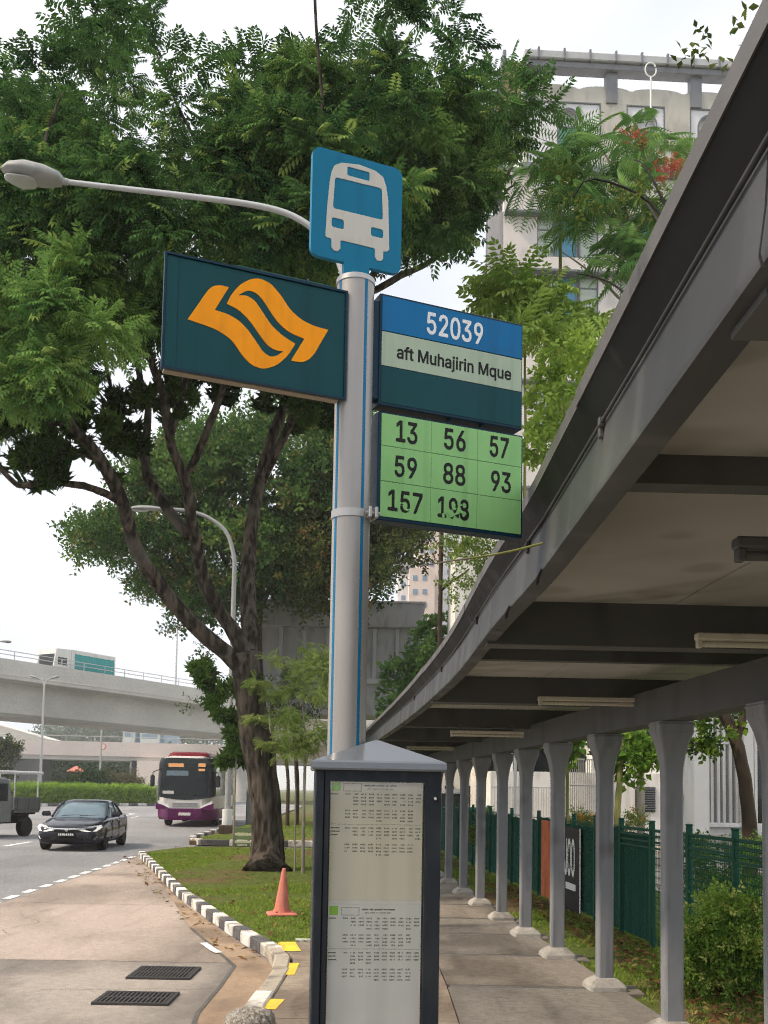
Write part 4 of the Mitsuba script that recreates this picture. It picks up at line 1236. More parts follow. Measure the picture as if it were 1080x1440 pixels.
# row of trunks in the distance between the big trunk and the case
for i, (u, v0, v1, rr) in enumerate([(386, 1166, 1050, .13), (404, 1168, 1055, .10), (417, 1166, 1050, .12)]):
    yy = 47 + 2 * i
    small_tree('slender_tree', ['slender trunk just right of the big trunk, first of three in the distance', 'slender trunk in the distance, middle of the three left of the timetable case', 'slender trunk in the distance nearest the timetable case'][i],
               [([(u, v0, yy), (u + 1, (v0 + v1) / 2, yy), (u - 2, v1, yy), (u - 4, v1 - 60, yy)], rr, rr * .7)],
               [('small', CL([(u - 8, v1 - 60), (u + 10, v1 - 75), (u, v1 - 95), (u + 14, v1 - 50)], yy, 16, 1.0, i), dict(tufts=4, sprigs=7, size=.6, colA=(.04, .075, .02), colB=(.11, .16, .04)))], grp='slender trees in the distance', seed=70 + i)

# right side: flame tree and other plants in front of the building
cl = []
small_tree('flame_tree', 'feathery flame tree with red flowers in front of the tall building', [([(900, 640, 21), (890, 470, 21), (885, 330, 21), (872, 260, 21), (850, 215, 21)], .09, .02), ([(888, 330, 21), (845, 285, 20.8), (815, 240, 20.6)], .035, .012), ([(872, 260, 21), (905, 240, 21), (925, 215, 21)], .03, .01), ([(890, 440, 21), (840, 390, 20.7), (790, 355, 20.4)], .035, .012)],
           [('feather', CL([(830, 190), (865, 205), (900, 195), (925, 225), (800, 215), (850, 235), (885, 250), (915, 270), (940, 250), (815, 260), (870, 290), (905, 310), (840, 320), (880, 345), (855, 360), (900, 360), (870, 385), (935, 300), (835, 285), (920, 340)], 20.8, 34, 1.0, 3), dict(tufts=4, sprigs=4, size=.80, colA=(.11, .25, .07), colB=(.30, .48, .15), droop=.30, tuft_r=.3)),
            ('small', CL([(916, 236), (928, 240), (940, 238), (936, 248), (944, 228), (884, 192), (896, 198)], 20.0, 8, .2, 4), dict(tufts=4, sprigs=6, size=.22, colA=(.42, .10, .06), colB=(.66, .24, .15)))], bark_='bark_pale', seed=81)
small_tree('feathery_tree', 'tall slim tree with feathery fronds left of the flame tree, over the stop name panel', [([(738, 700, 21), (739, 600, 21), (737, 500, 21), (742, 440, 21)], .045, .025), ([(791, 640, 22), (791, 520, 22), (788, 420, 22), (788, 330, 22), (786, 280, 22)], .065, .035)],
           [('feather', CL([(770, 240), (748, 240), (795, 225), (765, 262), (790, 270), (800, 300)], 22, 30, .8, 5), dict(tufts=3, sprigs=4, size=.85, colA=(.11, .25, .08), colB=(.30, .48, .16), droop=.35)),
            ('pinnate', CL([(715, 405), (740, 400), (765, 415), (790, 430), (700, 420), (725, 435), (755, 445), (810, 445), (825, 465), (780, 460), (735, 470), (700, 440), (760, 480)], 21, 22, .8, 6), dict(tufts=5, sprigs=7, size=.62, colA=(.24, .40, .08), colB=(.56, .70, .18), droop=.25))], bark_='stem_green', seed=82)
small_tree('light_green_tree', 'small bright green leafy tree between the panels and the canopy edge', [([(800, 720, 18), (795, 620, 18), (792, 540, 18)], .035, .015)],
           [('broad', CL([(785, 500), (800, 520), (770, 530), (815, 505), (790, 555), (765, 565), (810, 545), (775, 590), (795, 585), (760, 600), (780, 615), (822, 480), (760, 640), (752, 625)], 18, 15, .6, 7), dict(tufts=5, sprigs=7, size=.30, colA=(.20, .34, .06), colB=(.48, .62, .13)))], bark_='stem_green', seed=83)
small_tree('slim_dark_tree', 'slim dark bare trunk below the number panel with leaves to its right', [([(619, 960, 30), (618, 880, 30), (620, 800, 30), (621, 735, 30), (622, 650, 30)], .085, .06), ([(620, 830, 30), (640, 815, 30), (660, 800, 29.6)], .05, .02), ([(622, 660, 30), (600, 640, 30), (640, 620, 30)], .05, .02)],
           [('small', CL([(655, 760), (675, 775), (700, 790), (640, 780), (690, 750), (665, 805), (650, 825), (710, 760), (720, 780), (680, 815), (645, 750), (620, 640), (650, 640), (600, 650)], 29.5, 22, 1.0, 8), dict(tufts=6, sprigs=8, size=.45, colA=(.10, .17, .04), colB=(.28, .38, .08)))], seed=84)
small_tree('leafy_tree', 'dark green leafy tree behind the canopy edge beside the grey footbridge', [([(590, 1010, 46), (600, 930, 46)], .09, .04)],
           [('broad', CL([(570, 940), (585, 925), (600, 905), (595, 945), (612, 890), (580, 955), (625, 900), (560, 955), (605, 925), (570, 970), (590, 970), (550, 985), (565, 1000)], 46, 17, .8, 9), dict(tufts=5, sprigs=7, size=.72, colA=(.05, .13, .03), colB=(.15, .28, .07)))], 'tree', seed=85)
small_tree('broadleaf_tree', 'young tree with large round leaves seen between the canopy columns', [([(872, 1250, 17), (868, 1160, 17), (872, 1090, 17), (880, 1030, 17)], .075, .04), ([(850, 1250, 17.5), (851, 1150, 17.5), (853, 1060, 17.5)], .03, .015)],
           [('broad', CL([(888, 1040), (905, 1035), (918, 1050), (900, 1062), (890, 1072), (912, 1075), (925, 1060), (880, 1085), (870, 1050), (845, 1030), (930, 1030), (815, 1035), (805, 1045), (790, 1030), (860, 1025)], 17, 12, .5, 10), dict(tufts=4, sprigs=6, size=.34, colA=(.05, .13, .025), colB=(.24, .38, .06)))], bark_='stem_green', seed=86)
small_tree('leaning_tree', 'brown trunk leaning in front of the tall windows at the right edge', [([(1056, 1306, 13), (1055, 1220, 13), (1054, 1175, 13), (1050, 1120, 13), (1042, 1070, 13), (1030, 1030, 13), (1010, 995, 13), (990, 950, 13)], .11, .07), ([(1035, 1040, 13), (1046, 1005, 13), (1050, 960, 13)], .06, .03), ([(1015, 1003, 13), (1000, 1003, 12.9), (985, 1010, 12.8)], .03, .01)],
           [('broad', CL([(985, 1045), (1000, 1050), (1012, 1040), (975, 1015), (990, 1060), (1020, 1010), (1050, 1000), (1005, 1030)], 12.8, 9, .3, 11), dict(tufts=3, sprigs=5, size=.22, colA=(.03, .07, .015), colB=(.11, .18, .03)))], seed=87)


# shrubs by the fence
def bush(name, label, pts, Y, rpx, kind, size, A, B, jy=.5, seed=0, tufts=6, sprigs=9, cat_='shrub', young=None):
    r = np.random.default_rng(seed)
    k = thing(name, label, cat_)
    c_ = CL(pts, Y, rpx, jy, seed)
    me, c = join([foliage(c_, kind, r, tufts, sprigs, size, A, B, young=young)])
    obj('leaves', me, 'leaf_material', False, k, color=c)
    lo = np.array([c[0] for c in c_]).mean(0)
    for j in range(4):
        a = np.array([lo[0] + r.normal(0, .08), lo[1] + r.normal(0, .08), -.05])
        tgt = c_[int(r.integers(len(c_)))][0]
        obj('stem', tube(spline([a, (a + tgt) / 2 + r.normal(0, .04, 3), tgt], 8), np.linspace(.014, .006, 8), 6), 'bark_brown', True, k)


rb_ = np.random.default_rng(90)
pts = []
while len(pts) < 46:
    bu, bv = rb_.uniform(958, 1092), rb_.uniform(1245, 1392)
    if bv > 1288 - 26 * math.sin(bu * .075 + 1) - 10 * math.sin(bu * .21) and bv < 1392 - .35 * abs(bu - 1025): pts.append((bu, bv))
bush('sunlit_shrub', 'yellow green leafy shrub in front of the fence at the right edge', pts, 9.35, 17, 'small', .175, (.07, .18, .03), (.38, .54, .10), .3, 91, 6, 10, young=((.60, .62, .18), .12))
pts = [(rb_.uniform(965, 1080), rb_.uniform(1190, 1290)) for _ in range(26)]
bush('shade_shrub', 'dense dark green shrub behind the fence at the right edge', pts, 12.6, 20, 'small', .17, (.06, .14, .03), (.20, .32, .06), .5, 92, 6, 10)
bush('low_shrub', 'low yellow green shrub behind the distant columns by the green fence', [(680, 1150), (686, 1165), (683, 1182), (690, 1175), (678, 1170), (694, 1190), (716, 1200), (710, 1185), (690, 1205)], 24, 9, 'small', .28, (.10, .16, .03), (.30, .34, .07), .5, 93)
bush('flowering_shrub', 'pale green shrub with orange flowers showing over the fence between the columns', [(800, 1158), (812, 1152), (806, 1165), (820, 1160), (830, 1155), (890, 1158), (897, 1152)], 20, 8, 'small', .22, (.12, .18, .05), (.30, .32, .10), .4, 94, young=((.55, .20, .04), .12))


# plants rooted on the canopy and the long dead stalk that hangs from its edge
k = thing('edge_weed', 'wiry dark weed growing on top of the canopy edge', 'plant')
wy = 1.95; wx = float(lip_x(wy)) + .05
for j, pts in enumerate([[(0, 0, 0), (-.05, .02, .09), (-.16, .02, .13), (-.19, .04, .10)], [(0, .02, 0), (-.02, .1, .12), (.0, .22, .20)], [(0, -.02, 0), (-.06, .0, .15), (-.07, .02, .17)], [(0, .3, 0), (-.05, .34, .08), (-.12, .36, .11)]]):
    obj('twig', tube(spline(np.array(pts) + [wx, wy, 2.845], 10), np.linspace(.0035, .0015, 10), 5), 'cable_black', True, k)
r_ = np.random.default_rng(97)
lf = [(np.array([wx - .05, wy + .02, 2.95]), .04), (np.array([wx - .18, wy + .03, 2.96]), .03), (np.array([wx, wy + .2, 3.03]), .05), (np.array([wx - .01, wy - .42, 2.9]), .06), (np.array([wx, wy - .5, 2.93]), .05)]
me, c = join([foliage(lf, 'small', r_, 3, 4, .06, (.05, .08, .02), (.16, .20, .05))])
obj('leaves', me, 'leaf_material', False, k, color=c)
k = thing('hanging_stalk', 'long thin green to brown stalk sticking out from the canopy edge', 'stalk')
e0 = P(766, 764, 3.35); e0[0] = float(lip_x(3.35)) + .01
m1, m2 = P(700, 779, 3.30), P(640, 788, 3.25)
pp = spline([e0, m1, m2, P(588, 796, 3.2)], 16)
obj('green_blade', tube(pp[:10], np.linspace(.0045, .0035, 10), 6), 'stalk_green' if False else 'stem_green', True, k)
obj('dry_tip', tube(pp[9:], np.linspace(.0036, .0018, 7), 6), 'bark_pale', True, k)

# ------------------------------------------------------------------ vehicles and the traffic cone
flat('car_black', (0.007, 0.007, 0.015), 0.15, 0.8, 0.0, 1.0)
flat('chrome', (0.75, 0.75, 0.75), 0.15, 0.5, 1.0)
flat('lamp_glass', (0.85, 0.85, 0.85), 0.3, 0.5)
flat('rim_grey', (0.30, 0.30, 0.31), 0.35, 0.5, 0.6)
flat('sky_tint_glass', (0.13, 0.19, 0.23), 0.03, 0.9)  # pale blue sky reflection put into the glass colour
flat('plate_black', (0.01, 0.01, 0.01), 0.5)
flat('plate_text', (0.75, 0.75, 0.75), 0.5)
flat('bus_black', (0.012, 0.012, 0.014), 0.15, 0.7)
paint('bus_white', (0.66, 0.63, 0.60), 0.3, 0.04, 1.0)
paint('bus_purple', (0.115, 0.012, 0.085), 0.3, 0.06, 1.0)
paint('bus_red', (0.19, 0.022, 0.034), 0.35, 0.06, 1.0)
flat('led_orange', (0.95, 0.50, 0.22), 0.5)
flat('bus_glass', (0.018, 0.024, 0.026), 0.12, 0.5)
flat('seat_dark', (0.03, 0.035, 0.04), 0.6)
paint('lorry_grey', (0.10, 0.105, 0.105), 0.4, 0.1, 2.0)
paint('lorry_cab', (0.17, 0.18, 0.185), 0.3, 0.06, 2.0)


def rrring(x0, x1, y0, y1, z, r, n=5):
    p = np.array(rrect(x0, x1, y0, y1, r).exterior.coords)[:-1]
    th = np.arctan2(p[:, 1] - (y0 + y1) / 2, p[:, 0] - (x0 + x1) / 2)
    o = np.argsort(th); p = p[o]
    # equal count of points round the ring by angle
    a = np.linspace(-np.pi, np.pi, 49)[:-1]
    cx_, cy_ = (x0 + x1) / 2, (y0 + y1) / 2
    ext = LineString(list(map(tuple, p)) + [tuple(p[0])])
    out = []
    for t in a:
        hit = LineString([(cx_, cy_), (cx_ + 20 * math.cos(t), cy_ + 20 * math.sin(t))]).intersection(ext)
        h = np.array(hit.coords[0] if hit.geom_type == 'Point' else list(hit.geoms)[0].coords[0])
        out.append((h[0], h[1], z))
    return np.array(out)


def wheel(parent, M, R, W, name='wheel'):
    """axle along local x at the origin"""
    prof = [(R * .62, -W / 2), (R * .9, -W / 2), (R, -W / 2 + .03), (R, W / 2 - .03), (R * .9, W / 2), (R * .62, W / 2)]
    A = frame((0, 0, 0), (0, 1, 0), (0, 0, 1), (1, 0, 0))
    w = obj('wheel', mv(mv(lathe(prof, 28), A), M), 'black_rubber', 35, parent)
    rim = cat([lathe([(R * .60, -W * .42), (R * .60, W * .42)], 24)] + [mv(bx(0.02, R * .6, -.035, .035, s * W * .40 - .02, s * W * .40 + .02), frame((0, 0, 0), (math.cos(a), math.sin(a), 0), (-math.sin(a), math.cos(a), 0), (0, 0, 1))) for a in np.arange(5) * 2 * math.pi / 5 for s in (-1, 1)])
    obj('rim', mv(mv(rim, A), M), 'rim_grey', False, w)


# ---- black sedan
gfl, gfr = G(62, 1193.5, ZR), G(147, 1196.5, ZR)
cen = (gfl + gfr) / 2
S_ = 1.03
hd = np.array([.058, -1, 0]); hd /= np.linalg.norm(hd)                  # nose direction
CARM = frame((cen[0], cen[1], ZR), np.array([-hd[1], hd[0], 0]) * S_, -hd * S_, (0, 0, S_))     # local y runs backwards from the front axle
k = thing('sedan_car', 'black sedan driving towards the camera in the near lane', 'car')
st = [(-.93, .52, .34, .56), (-.88, .70, .25, .66), (-.72, .82, .20, .725), (-.40, .885, .18, .79), (.1, .905, .18, .87), (.55, .91, .18, .93), (1.4, .915, .18, .96), (2.4, .91, .18, .98), (3.0, .895, .20, 1.01), (3.35, .85, .26, 1.0), (3.55, .76, .34, .93), (3.6, .6, .42, .84)]
rings = []
for y, w, zb, zt in st:
    h = zt - zb
    half = [(0, zb), (.75 * w, zb), (.93 * w, zb + .05 * h), (1.0 * w, zb + .28 * h), (.995 * w, zb + .55 * h), (.97 * w, zb + .80 * h), (.90 * w, zb + .93 * h), (.72 * w, zb + .985 * h), (.4 * w, zt), (0, zt + .006)]
    ring = [(x, y, z) for x, z in half] + [(-x, y, z) for x, z in half[-2:0:-1]]
    rings.append(np.array(ring))
body = loft(rings)
obj('body', mv(body, CARM), 'car_black', 60, k)
obj('windscreen', mv(loft([rrring(-.80, .80, .42, 2.9, .90, .30), rrring(-.745, .745, .82, 2.55, 1.14, .26), rrring(-.66, .66, 1.16, 2.2, 1.33, .24)]), CARM), 'sky_tint_glass', 60, k)
obj('roof', mv(loft([rrring(-.665, .665, 1.15, 2.22, 1.325, .24), rrring(-.63, .63, 1.24, 2.14, 1.372, .22), rrring(-.52, .52, 1.4, 2.0, 1.402, .2), rrring(-.3, .3, 1.5, 1.9, 1.412, .1)]), CARM), 'car_black', 60, k)
for s in (-1, 1):
    obj('pillar', mv(tube([(s * .775, .50, .925), (s * .725, .88, 1.16), (s * .635, 1.24, 1.345)], .035, 8), CARM), 'car_black', 40, k)
    obj('pillar', mv(cat([tube([(s * .815, 1.75, .95), (s * .66, 1.72, 1.345)], .03, 8), tube([(s * .77, 2.72, .97), (s * .64, 2.1, 1.34)], .04, 8)]), CARM), 'car_black', 40, k)
    obj('mirror', mv(loft([rrring(s * .99 - .11, s * .99 + .11, .66, .76, .93, .04), rrring(s * 1.0 - .13, s * 1.0 + .13, .64, .78, 1.0, .05), rrring(s * 1.0 - .10, s * 1.0 + .10, .66, .76, 1.07, .04)]), CARM), 'car_black', 60, k)
    hl = loft([np.array([(s * x, y - d, z) for x, y, z in ((.34, -.905, .585), (.56, -.875, .545), (.78, -.745, .56), (.88, -.56, .66), (.84, -.52, .735), (.60, -.79, .70))]) for d in (-.10, .075)])
    obj('headlight', mv(hl, CARM), 'lamp_glass', 30, k)
    obj('fog_trim', mv(tube([(s * .50, -.915, .36), (s * .74, -.82, .345), (s * .80, -.75, .42)], .014, 6), CARM), 'chrome', 40, k)
    obj('door_handle', mv(bx(s * .925 - .015, s * .925 + .015, 1.45, 1.63, .80, .83, .008), CARM), 'chrome', False, k)
    obj('door_line', mv(cat([bx(s * .91 - .012, s * .91 + .012, 1.70, 1.712, .30, .88), bx(s * .905 - .012, s * .905 + .012, .70, .712, .30, .84)]), CARM), 'black_rubber', False, k)
obj('grille_bar', mv(tube([(-.60, -.86, .655), (-.36, -.935, .625), (0, -.965, .615), (.36, -.935, .625), (.60, -.86, .655)], .022, 8), CARM), 'chrome', 40, k)
obj('emblem', mv(mv(lathe([(.030, -.012), (.048, -.006), (.048, .008), (.030, .012)], 20), frame((0, -.985, .60), (1, 0, 0), (0, 0, 1), (0, -1, 0))), CARM), 'chrome', 40, k)
obj('lower_intake', mv(cat([bx(-.45, .45, -.952, -.90, .30, .40, .02), bx(-.34, .34, -.965, -.91, .535, .585, .01)]), CARM), 'black_rubber', False, k)
pl = obj('number_plate', mv(bx(-.26, .26, -.985, -.955, .42, .525, .008), CARM), 'plate_black', False, k)
x = -.22; pz = np.random.default_rng(2)
bars = []
for i in range(8):
    w = .04 if i not in (3,) else .02
    bars.append(bx(x, x + w, -.9872, -.984, .445, .50)); x += w + .016
obj('plate_marks', mv(cat(bars), CARM), 'plate_text', False, pl)
obj('wiper', mv(cat([tube([(-.5, .50, .955), (.05, .56, .975)], .01, 5), tube([(.0, .50, .955), (.55, .56, .975)], .01, 5)]), CARM), 'black_rubber', False, k)
for y in (0, 2.70):
    for s in (-1, 1):
        wheel(k, CARM @ frame((s * .79, y, .325), (1, 0, 0), (0, 1, 0), (0, 0, 1)), .325, .22)

# ---- single deck bus
bc = P(259, 1160, 49.0)
BM = frame((bc[0], bc[1], ZR), np.array([.998, .055, 0]) * 1.07, np.array([-.055, .998, 0]) * 1.07, (0, 0, 1.10))
k = thing('city_bus', 'white and purple single deck city bus with a red roof, coming down the road', 'bus')
def bsec(z, hw_, y0, r): return rrring(-hw_, hw_, y0, 11.2, z, r)
obj('body', mv(loft([bsec(.34, 1.24, .10, .25), bsec(.6, 1.27, .02, .28), bsec(1.25, 1.275, .03, .3), bsec(2.0, 1.27, .10, .32), bsec(2.75, 1.24, .22, .34), bsec(3.0, 1.18, .34, .36)]), BM), 'bus_white', 40, k)
obj('skirt', mv(loft([bsec(.30, 1.25, .06, .25), bsec(.42, 1.29, -.015, .28), bsec(.78, 1.292, -.02, .3), bsec(.80, 1.27, .02, .3)]), BM), 'bus_purple', 40, k)
obj('roof', mv(loft([bsec(2.98, 1.19, .32, .36), bsec(3.06, 1.10, .48, .36), bsec(3.08, .95, .7, .3)]), BM), 'bus_white', 40, k)
obj('roof_pod', mv(loft([rrring(-.98, .98, .75, 5.0, 3.05, .25), rrring(-.92, .92, .85, 4.9, 3.20, .25), rrring(-.8, .8, 1.0, 4.7, 3.27, .2)]), BM), 'bus_red', 40, k)
obj('roof_pod_seam', mv(bx(-.015, .015, .9, 4.8, 3.262, 3.276), BM), 'bus_white', False, k)
# black windscreen shell, its lower edge sagging in the middle
def front_y(z): return np.interp(z, [.3, .6, 1.25, 2.0, 2.75, 3.0], [.10, .02, .03, .10, .22, .34])
cols_ = []
us = np.linspace(-1, 1, 25)
for zt_ in np.linspace(0, 1, 9):
    rowp = []
    for u in us:
        zlo = 1.17 + .15 * u * u
        z = zlo + (2.98 - zlo) * zt_
        hw_ = np.interp(z, [.6, 1.25, 2.0, 2.75, 3.0], [1.27, 1.275, 1.27, 1.24, 1.18])
        corner = .32
        xx = u * (hw_ + .012)
        e = max(0, abs(xx) - (hw_ - corner)); yy = front_y(z) - .018 + (corner - math.sqrt(max(0, corner ** 2 - min(e, corner) ** 2)))
        rowp.append((xx, yy, z))
    cols_.append(np.array(rowp))
obj('windscreen', mv(loft(cols_, closed=False), BM), 'bus_glass', True, k)
for s in (-1, 1):
    obj('side_window', mv(bx(s * 1.262 - .02, s * 1.262 + .02, .62, 11.0, 1.35, 2.72, .01), BM), 'dark_glass', False, k)
    obj('mirror', mv(cat([tube([(s * 1.10, .22, 2.5), (s * 1.42, -.05, 2.35), (s * 1.44, -.05, 2.2)], .022, 6)]), BM), 'bus_black', 40, k)
    obj('mirror_head', mv(bx(s * 1.44 - .10, s * 1.44 + .10, -.12, .0, 1.72, 2.22, .05), BM), 'bus_black', False, k)
    hl = loft([np.array([(s * x, front_y(z) - d + .02, z) for x, z in ((.66, .80), (1.02, .86), (1.20, 1.06), (1.18, 1.13), (.95, 1.02), (.70, .90))]) for d in (-.2, .055)])
    obj('headlight', mv(hl, BM), 'lamp_glass', 30, k)
    sw = loft([np.array([(s * x, -.03 + d, z) for x, z in ((.55, .76), (.75, .84), (1.02, .96), (1.26, 1.02), (1.27, .76))]) for d in (.0, .1)])
    obj('swoosh', mv(sw, BM), 'bus_purple', False, k)
obj('destination_display', mv(bx(-.84, -.06, .165, .20, 2.55, 2.78, .01), BM), 'seat_dark', False, k)
obj('display_light', mv(bx(-.80, -.12, .160, .168, 2.58, 2.74), BM), 'led_orange', False, k)
obj('route_display', mv(cat([bx(.52, .84, .150, .168, 2.60, 2.76), bx(.54, .82, .120, .14, 2.42, 2.52)]), BM), 'led_orange', False, k)
obj('sun_blind', mv(bx(-.86, .1, .115, .125, 2.02, 2.42, .004), BM), 'sky_tint_glass', False, k)
obj('dash_card', mv(bx(-1.0, -.5, .02, .03, 1.42, 1.55), BM), 'bus_white', False, k)
obj('wiper', mv(cat([tube([(-.7, -.0, 1.30), (-.05, .02, 1.45)], .014, 5), tube([(.1, -.0, 1.30), (.75, .02, 1.45)], .014, 5)]), BM), 'bus_black', False, k)
obj('front_grille', mv(cat([bx(-.55, .55, -.012, .03, z, z + .03) for z in (.87, .94, 1.01)]), BM), 'rim_grey', False, k)
obj('number_plate', mv(bx(-.27, .27, -.05, -.02, .50, .62, .008), BM), 'panel_pink' if False else 'bus_white', False, k)
for y in (2.6, 8.2):
    for s in (-1, 1):
        wheel(k, BM @ frame((s * 1.08, y, .47), (1, 0, 0), (0, 1, 0), (0, 0, 1)), .47, .30)
obj('door', mv(bx(-1.30, -1.27, .8, 1.9, .5, 2.7, .01), BM), 'dark_glass', False, k)

# ---- pickup lorry at the left edge
lp_ = G(22, 1177, ZR)
LM = frame((lp_[0] + .25, lp_[1] + .6, ZR), (.25, .968, 0), (-.968, .25, 0), (0, 0, 1))      # local x: towards its tail
k = thing('pickup_lorry', 'grey pickup lorry with a pipe rack, cut by the left edge', 'lorry')
obj('bed_side', mv(bx(-.95, .62, -.04, 0, .98, 1.42, .01), LM), 'lorry_grey', False, k)
obj('bed_side', mv(bx(-.95, .62, 1.70, 1.74, .98, 1.42, .01), LM), 'lorry_grey', False, k)
obj('tailgate', mv(bx(.62, .66, -.03, 1.73, .95, 1.40, .01), LM), 'lorry_grey', False, k)
obj('bed_floor', mv(bx(-.95, .62, .0, 1.70, .86, .98), LM), 'lorry_grey', False, k)
obj('chassis', mv(bx(-2.9, .5, .35, 1.35, .48, .86), LM), 'black_rubber', False, k)
for x in (-.8, -.1, .55):
    obj('bed_rib', mv(bx(x - .03, x + .03, -.065, -.04, .98, 1.42), LM), 'lorry_grey', False, k)
obj('cab', mv(loft([rrring(-2.9, -1.05, -.02, 1.72, .55, .12), rrring(-3.0, -1.05, -.04, 1.74, 1.25, .14), rrring(-2.75, -1.1, .03, 1.67, 2.0, .16), rrring(-2.6, -1.25, .15, 1.55, 2.12, .15)]), LM), 'lorry_cab', 40, k)
obj('cab_window', mv(bx(-2.4, -1.4, -.045, .03, 1.28, 1.9, .02), LM), 'dark_glass', False, k)
obj('pipe_rack', mv(cat([tube([(-2.9, .1, 2.31), (.9, .1, 2.31)], .055, 8), tube([(-2.9, .5, 2.31), (.9, .5, 2.31)], .05, 8), tube([(-.9, .05, .98), (-.9, .05, 2.28), (-.9, 1.65, 2.28), (-.9, 1.65, .98)], .03, 6), tube([(.55, .05, 1.40), (.55, .05, 2.28), (.55, 1.65, 2.28), (.55, 1.65, 1.4)], .03, 6)]), LM), 'rail_white', 40, k)
obj('mudguard', mv(bx(-.55, .40, .02, .34, .80, .86), LM), 'black_rubber', False, k)
QM = frame((0, 0, 0), (0, 1, 0), (-1, 0, 0), (0, 0, 1))
for x in (-.05, -2.1):
    for y in (.16, 1.54):
        wheel(k, LM @ frame((x, y, .36), (0, 1, 0), (-1, 0, 0), (0, 0, 1)), .36, .26)

# ---- traffic cone
paint('cone_red', (0.60, 0.20, 0.15), 0.6, 0.12, 7.0, 0.4, 0, 0, (0.50, 0.22, 0.18), 0.5)
g = G(396, 1286, 0.0)
k = thing('traffic_cone', 'faded red traffic cone standing on the grass in front of the big tree', 'traffic cone')
h_ = P(396, 1221, g[1])[2]
CM = yawm((g[0], g[1], 0.0), 12) @ frame((0, 0, 0), (1, 0, 0), (math.sin(.02), 1, 0), (.03, 0, 1))
obj('cone', mv(lathe([(.128, .028), (.122, .05), (.105, .10), (.030, h_ - .03), (.026, h_), (.018, h_ + .004)], 28), CM), 'cone_red', 40, k)
obj('base', mv(loft([sq(.205, .0, .03), sq(.205, .018, .03), sq(.190, .028, .03), sq(.13, .036, .02)]), CM), 'cone_red', False, k)

# ------------------------------------------------------------------ lamps
paint('galvanised', (0.50, 0.51, 0.52), 0.45, 0.06, 2.0, 0.5, 0.3)
paint('lamp_grey', (0.33, 0.335, 0.33), 0.5, 0.06, 2.0)
flat('lamp_lens', (0.45, 0.47, 0.45), 0.1, 0.8)
def luminaire(parent, p, d, L, W):
    """p: where the arm enters; d: outward direction"""
    d = d / np.linalg.norm(d); s = np.cross(d, [0, 0, 1.0]); s /= np.linalg.norm(s); u = np.cross(s, d)
    rings = []
    for t, w, ht, hb in ((0, .16, .10, .10), (.08, .55, .28, .20), (.3, .85, .42, .26), (.6, 1.0, .46, .24), (.85, .8, .36, .18), (.97, .4, .2, .08), (1.0, .1, .05, .02)):
        a = np.linspace(0, 2 * np.pi, 17)[:-1]
        rings.append(np.array([p + d * L * t + s * W * w * math.cos(x) + u * W * (ht if math.sin(x) > 0 else hb) * math.sin(x) * 1.4 for x in a]))
    h = obj('head', loft(rings), 'lamp_grey', 40, parent)
    rings = []
    for t, w in ((.42, .3), (.5, .62), (.7, .74), (.85, .55), (.93, .2)):
        a = np.linspace(0, 2 * np.pi, 17)[:-1]
        rings.append(np.array([p + d * L * t + s * W * w * math.cos(x) - u * W * (.30 + .17 * math.sin(math.pi * (t - .4) / .55)) + u * W * .12 * math.sin(x) for x in a]))
    obj('lens', loft(rings), 'lamp_lens', 40, h)
yl = 13.2
k = thing('street_lamp', 'grey street lamp whose long curved arm reaches left behind the bus stop signs', 'street lamp')
pb = P(489, 700, yl)
top = P(487, 415, yl)
obj('pole', tube([(pb[0], pb[1], -.1), (pb[0], pb[1], 4), (pb[0], pb[1], top[2])], [.075, .062, .047], 16), 'galvanised', 40, k)
arm = [(pb[0], pb[1], top[2] - .02)] + [tuple(P(u, v, yl)) for u, v in [(484, 390), (474, 362), (455, 336), (430, 314), (400, 299), (360, 289), (265, 276), (180, 266), (88, 255)]]
obj('arm', tube(spline(arm, 40), np.linspace(.047, .034, 40), 12), 'galvanised', 40, k)
obj('arm_collar', tube([P(88, 255, yl), P(96, 256, yl)], .045, 12), 'lamp_grey', 40, k)
luminaire(k, P(90, 254, yl), P(0, 240, yl) - P(90, 254, yl), .84, .24)
yl = G(320, 1173, 0)[1]
k = thing('street_lamp', 'grey street lamp seen through the fork of the big tree, its arm bending left', 'street lamp')
p0_ = G(319, 1173, 0)
p1_ = P(327, 790, yl)
obj('pole', tube([(p0_[0], p0_[1], -.1), (p0_[0], p0_[1], 4), (p0_[0], p0_[1], p1_[2])], [.12, .105, .085], 14), 'lamp_grey', 40, k)
arm = [(p0_[0], p0_[1], p1_[2] - .05)] + [tuple(P(u, v, yl)) for u, v in [(325, 765), (318, 748), (303, 734), (285, 724), (255, 717), (226, 715)]]
obj('arm', tube(spline(arm, 24), np.linspace(.085, .055, 24), 10), 'lamp_grey', 40, k)
luminaire(k, P(228, 716, yl), P(183, 715, yl) - P(228, 716, yl), 1.25, .20)
obj('base_sleeve', tube([(p0_[0], p0_[1], .35), (p0_[0], p0_[1], .95)], .20, 14), 'rail_white', 40, k)
obj('base_box', bx(p0_[0] - .28, p0_[0] + .28, p0_[1] - .28, p0_[1] + .28, -.1, .34, .03), 'bark_brown', False, k)
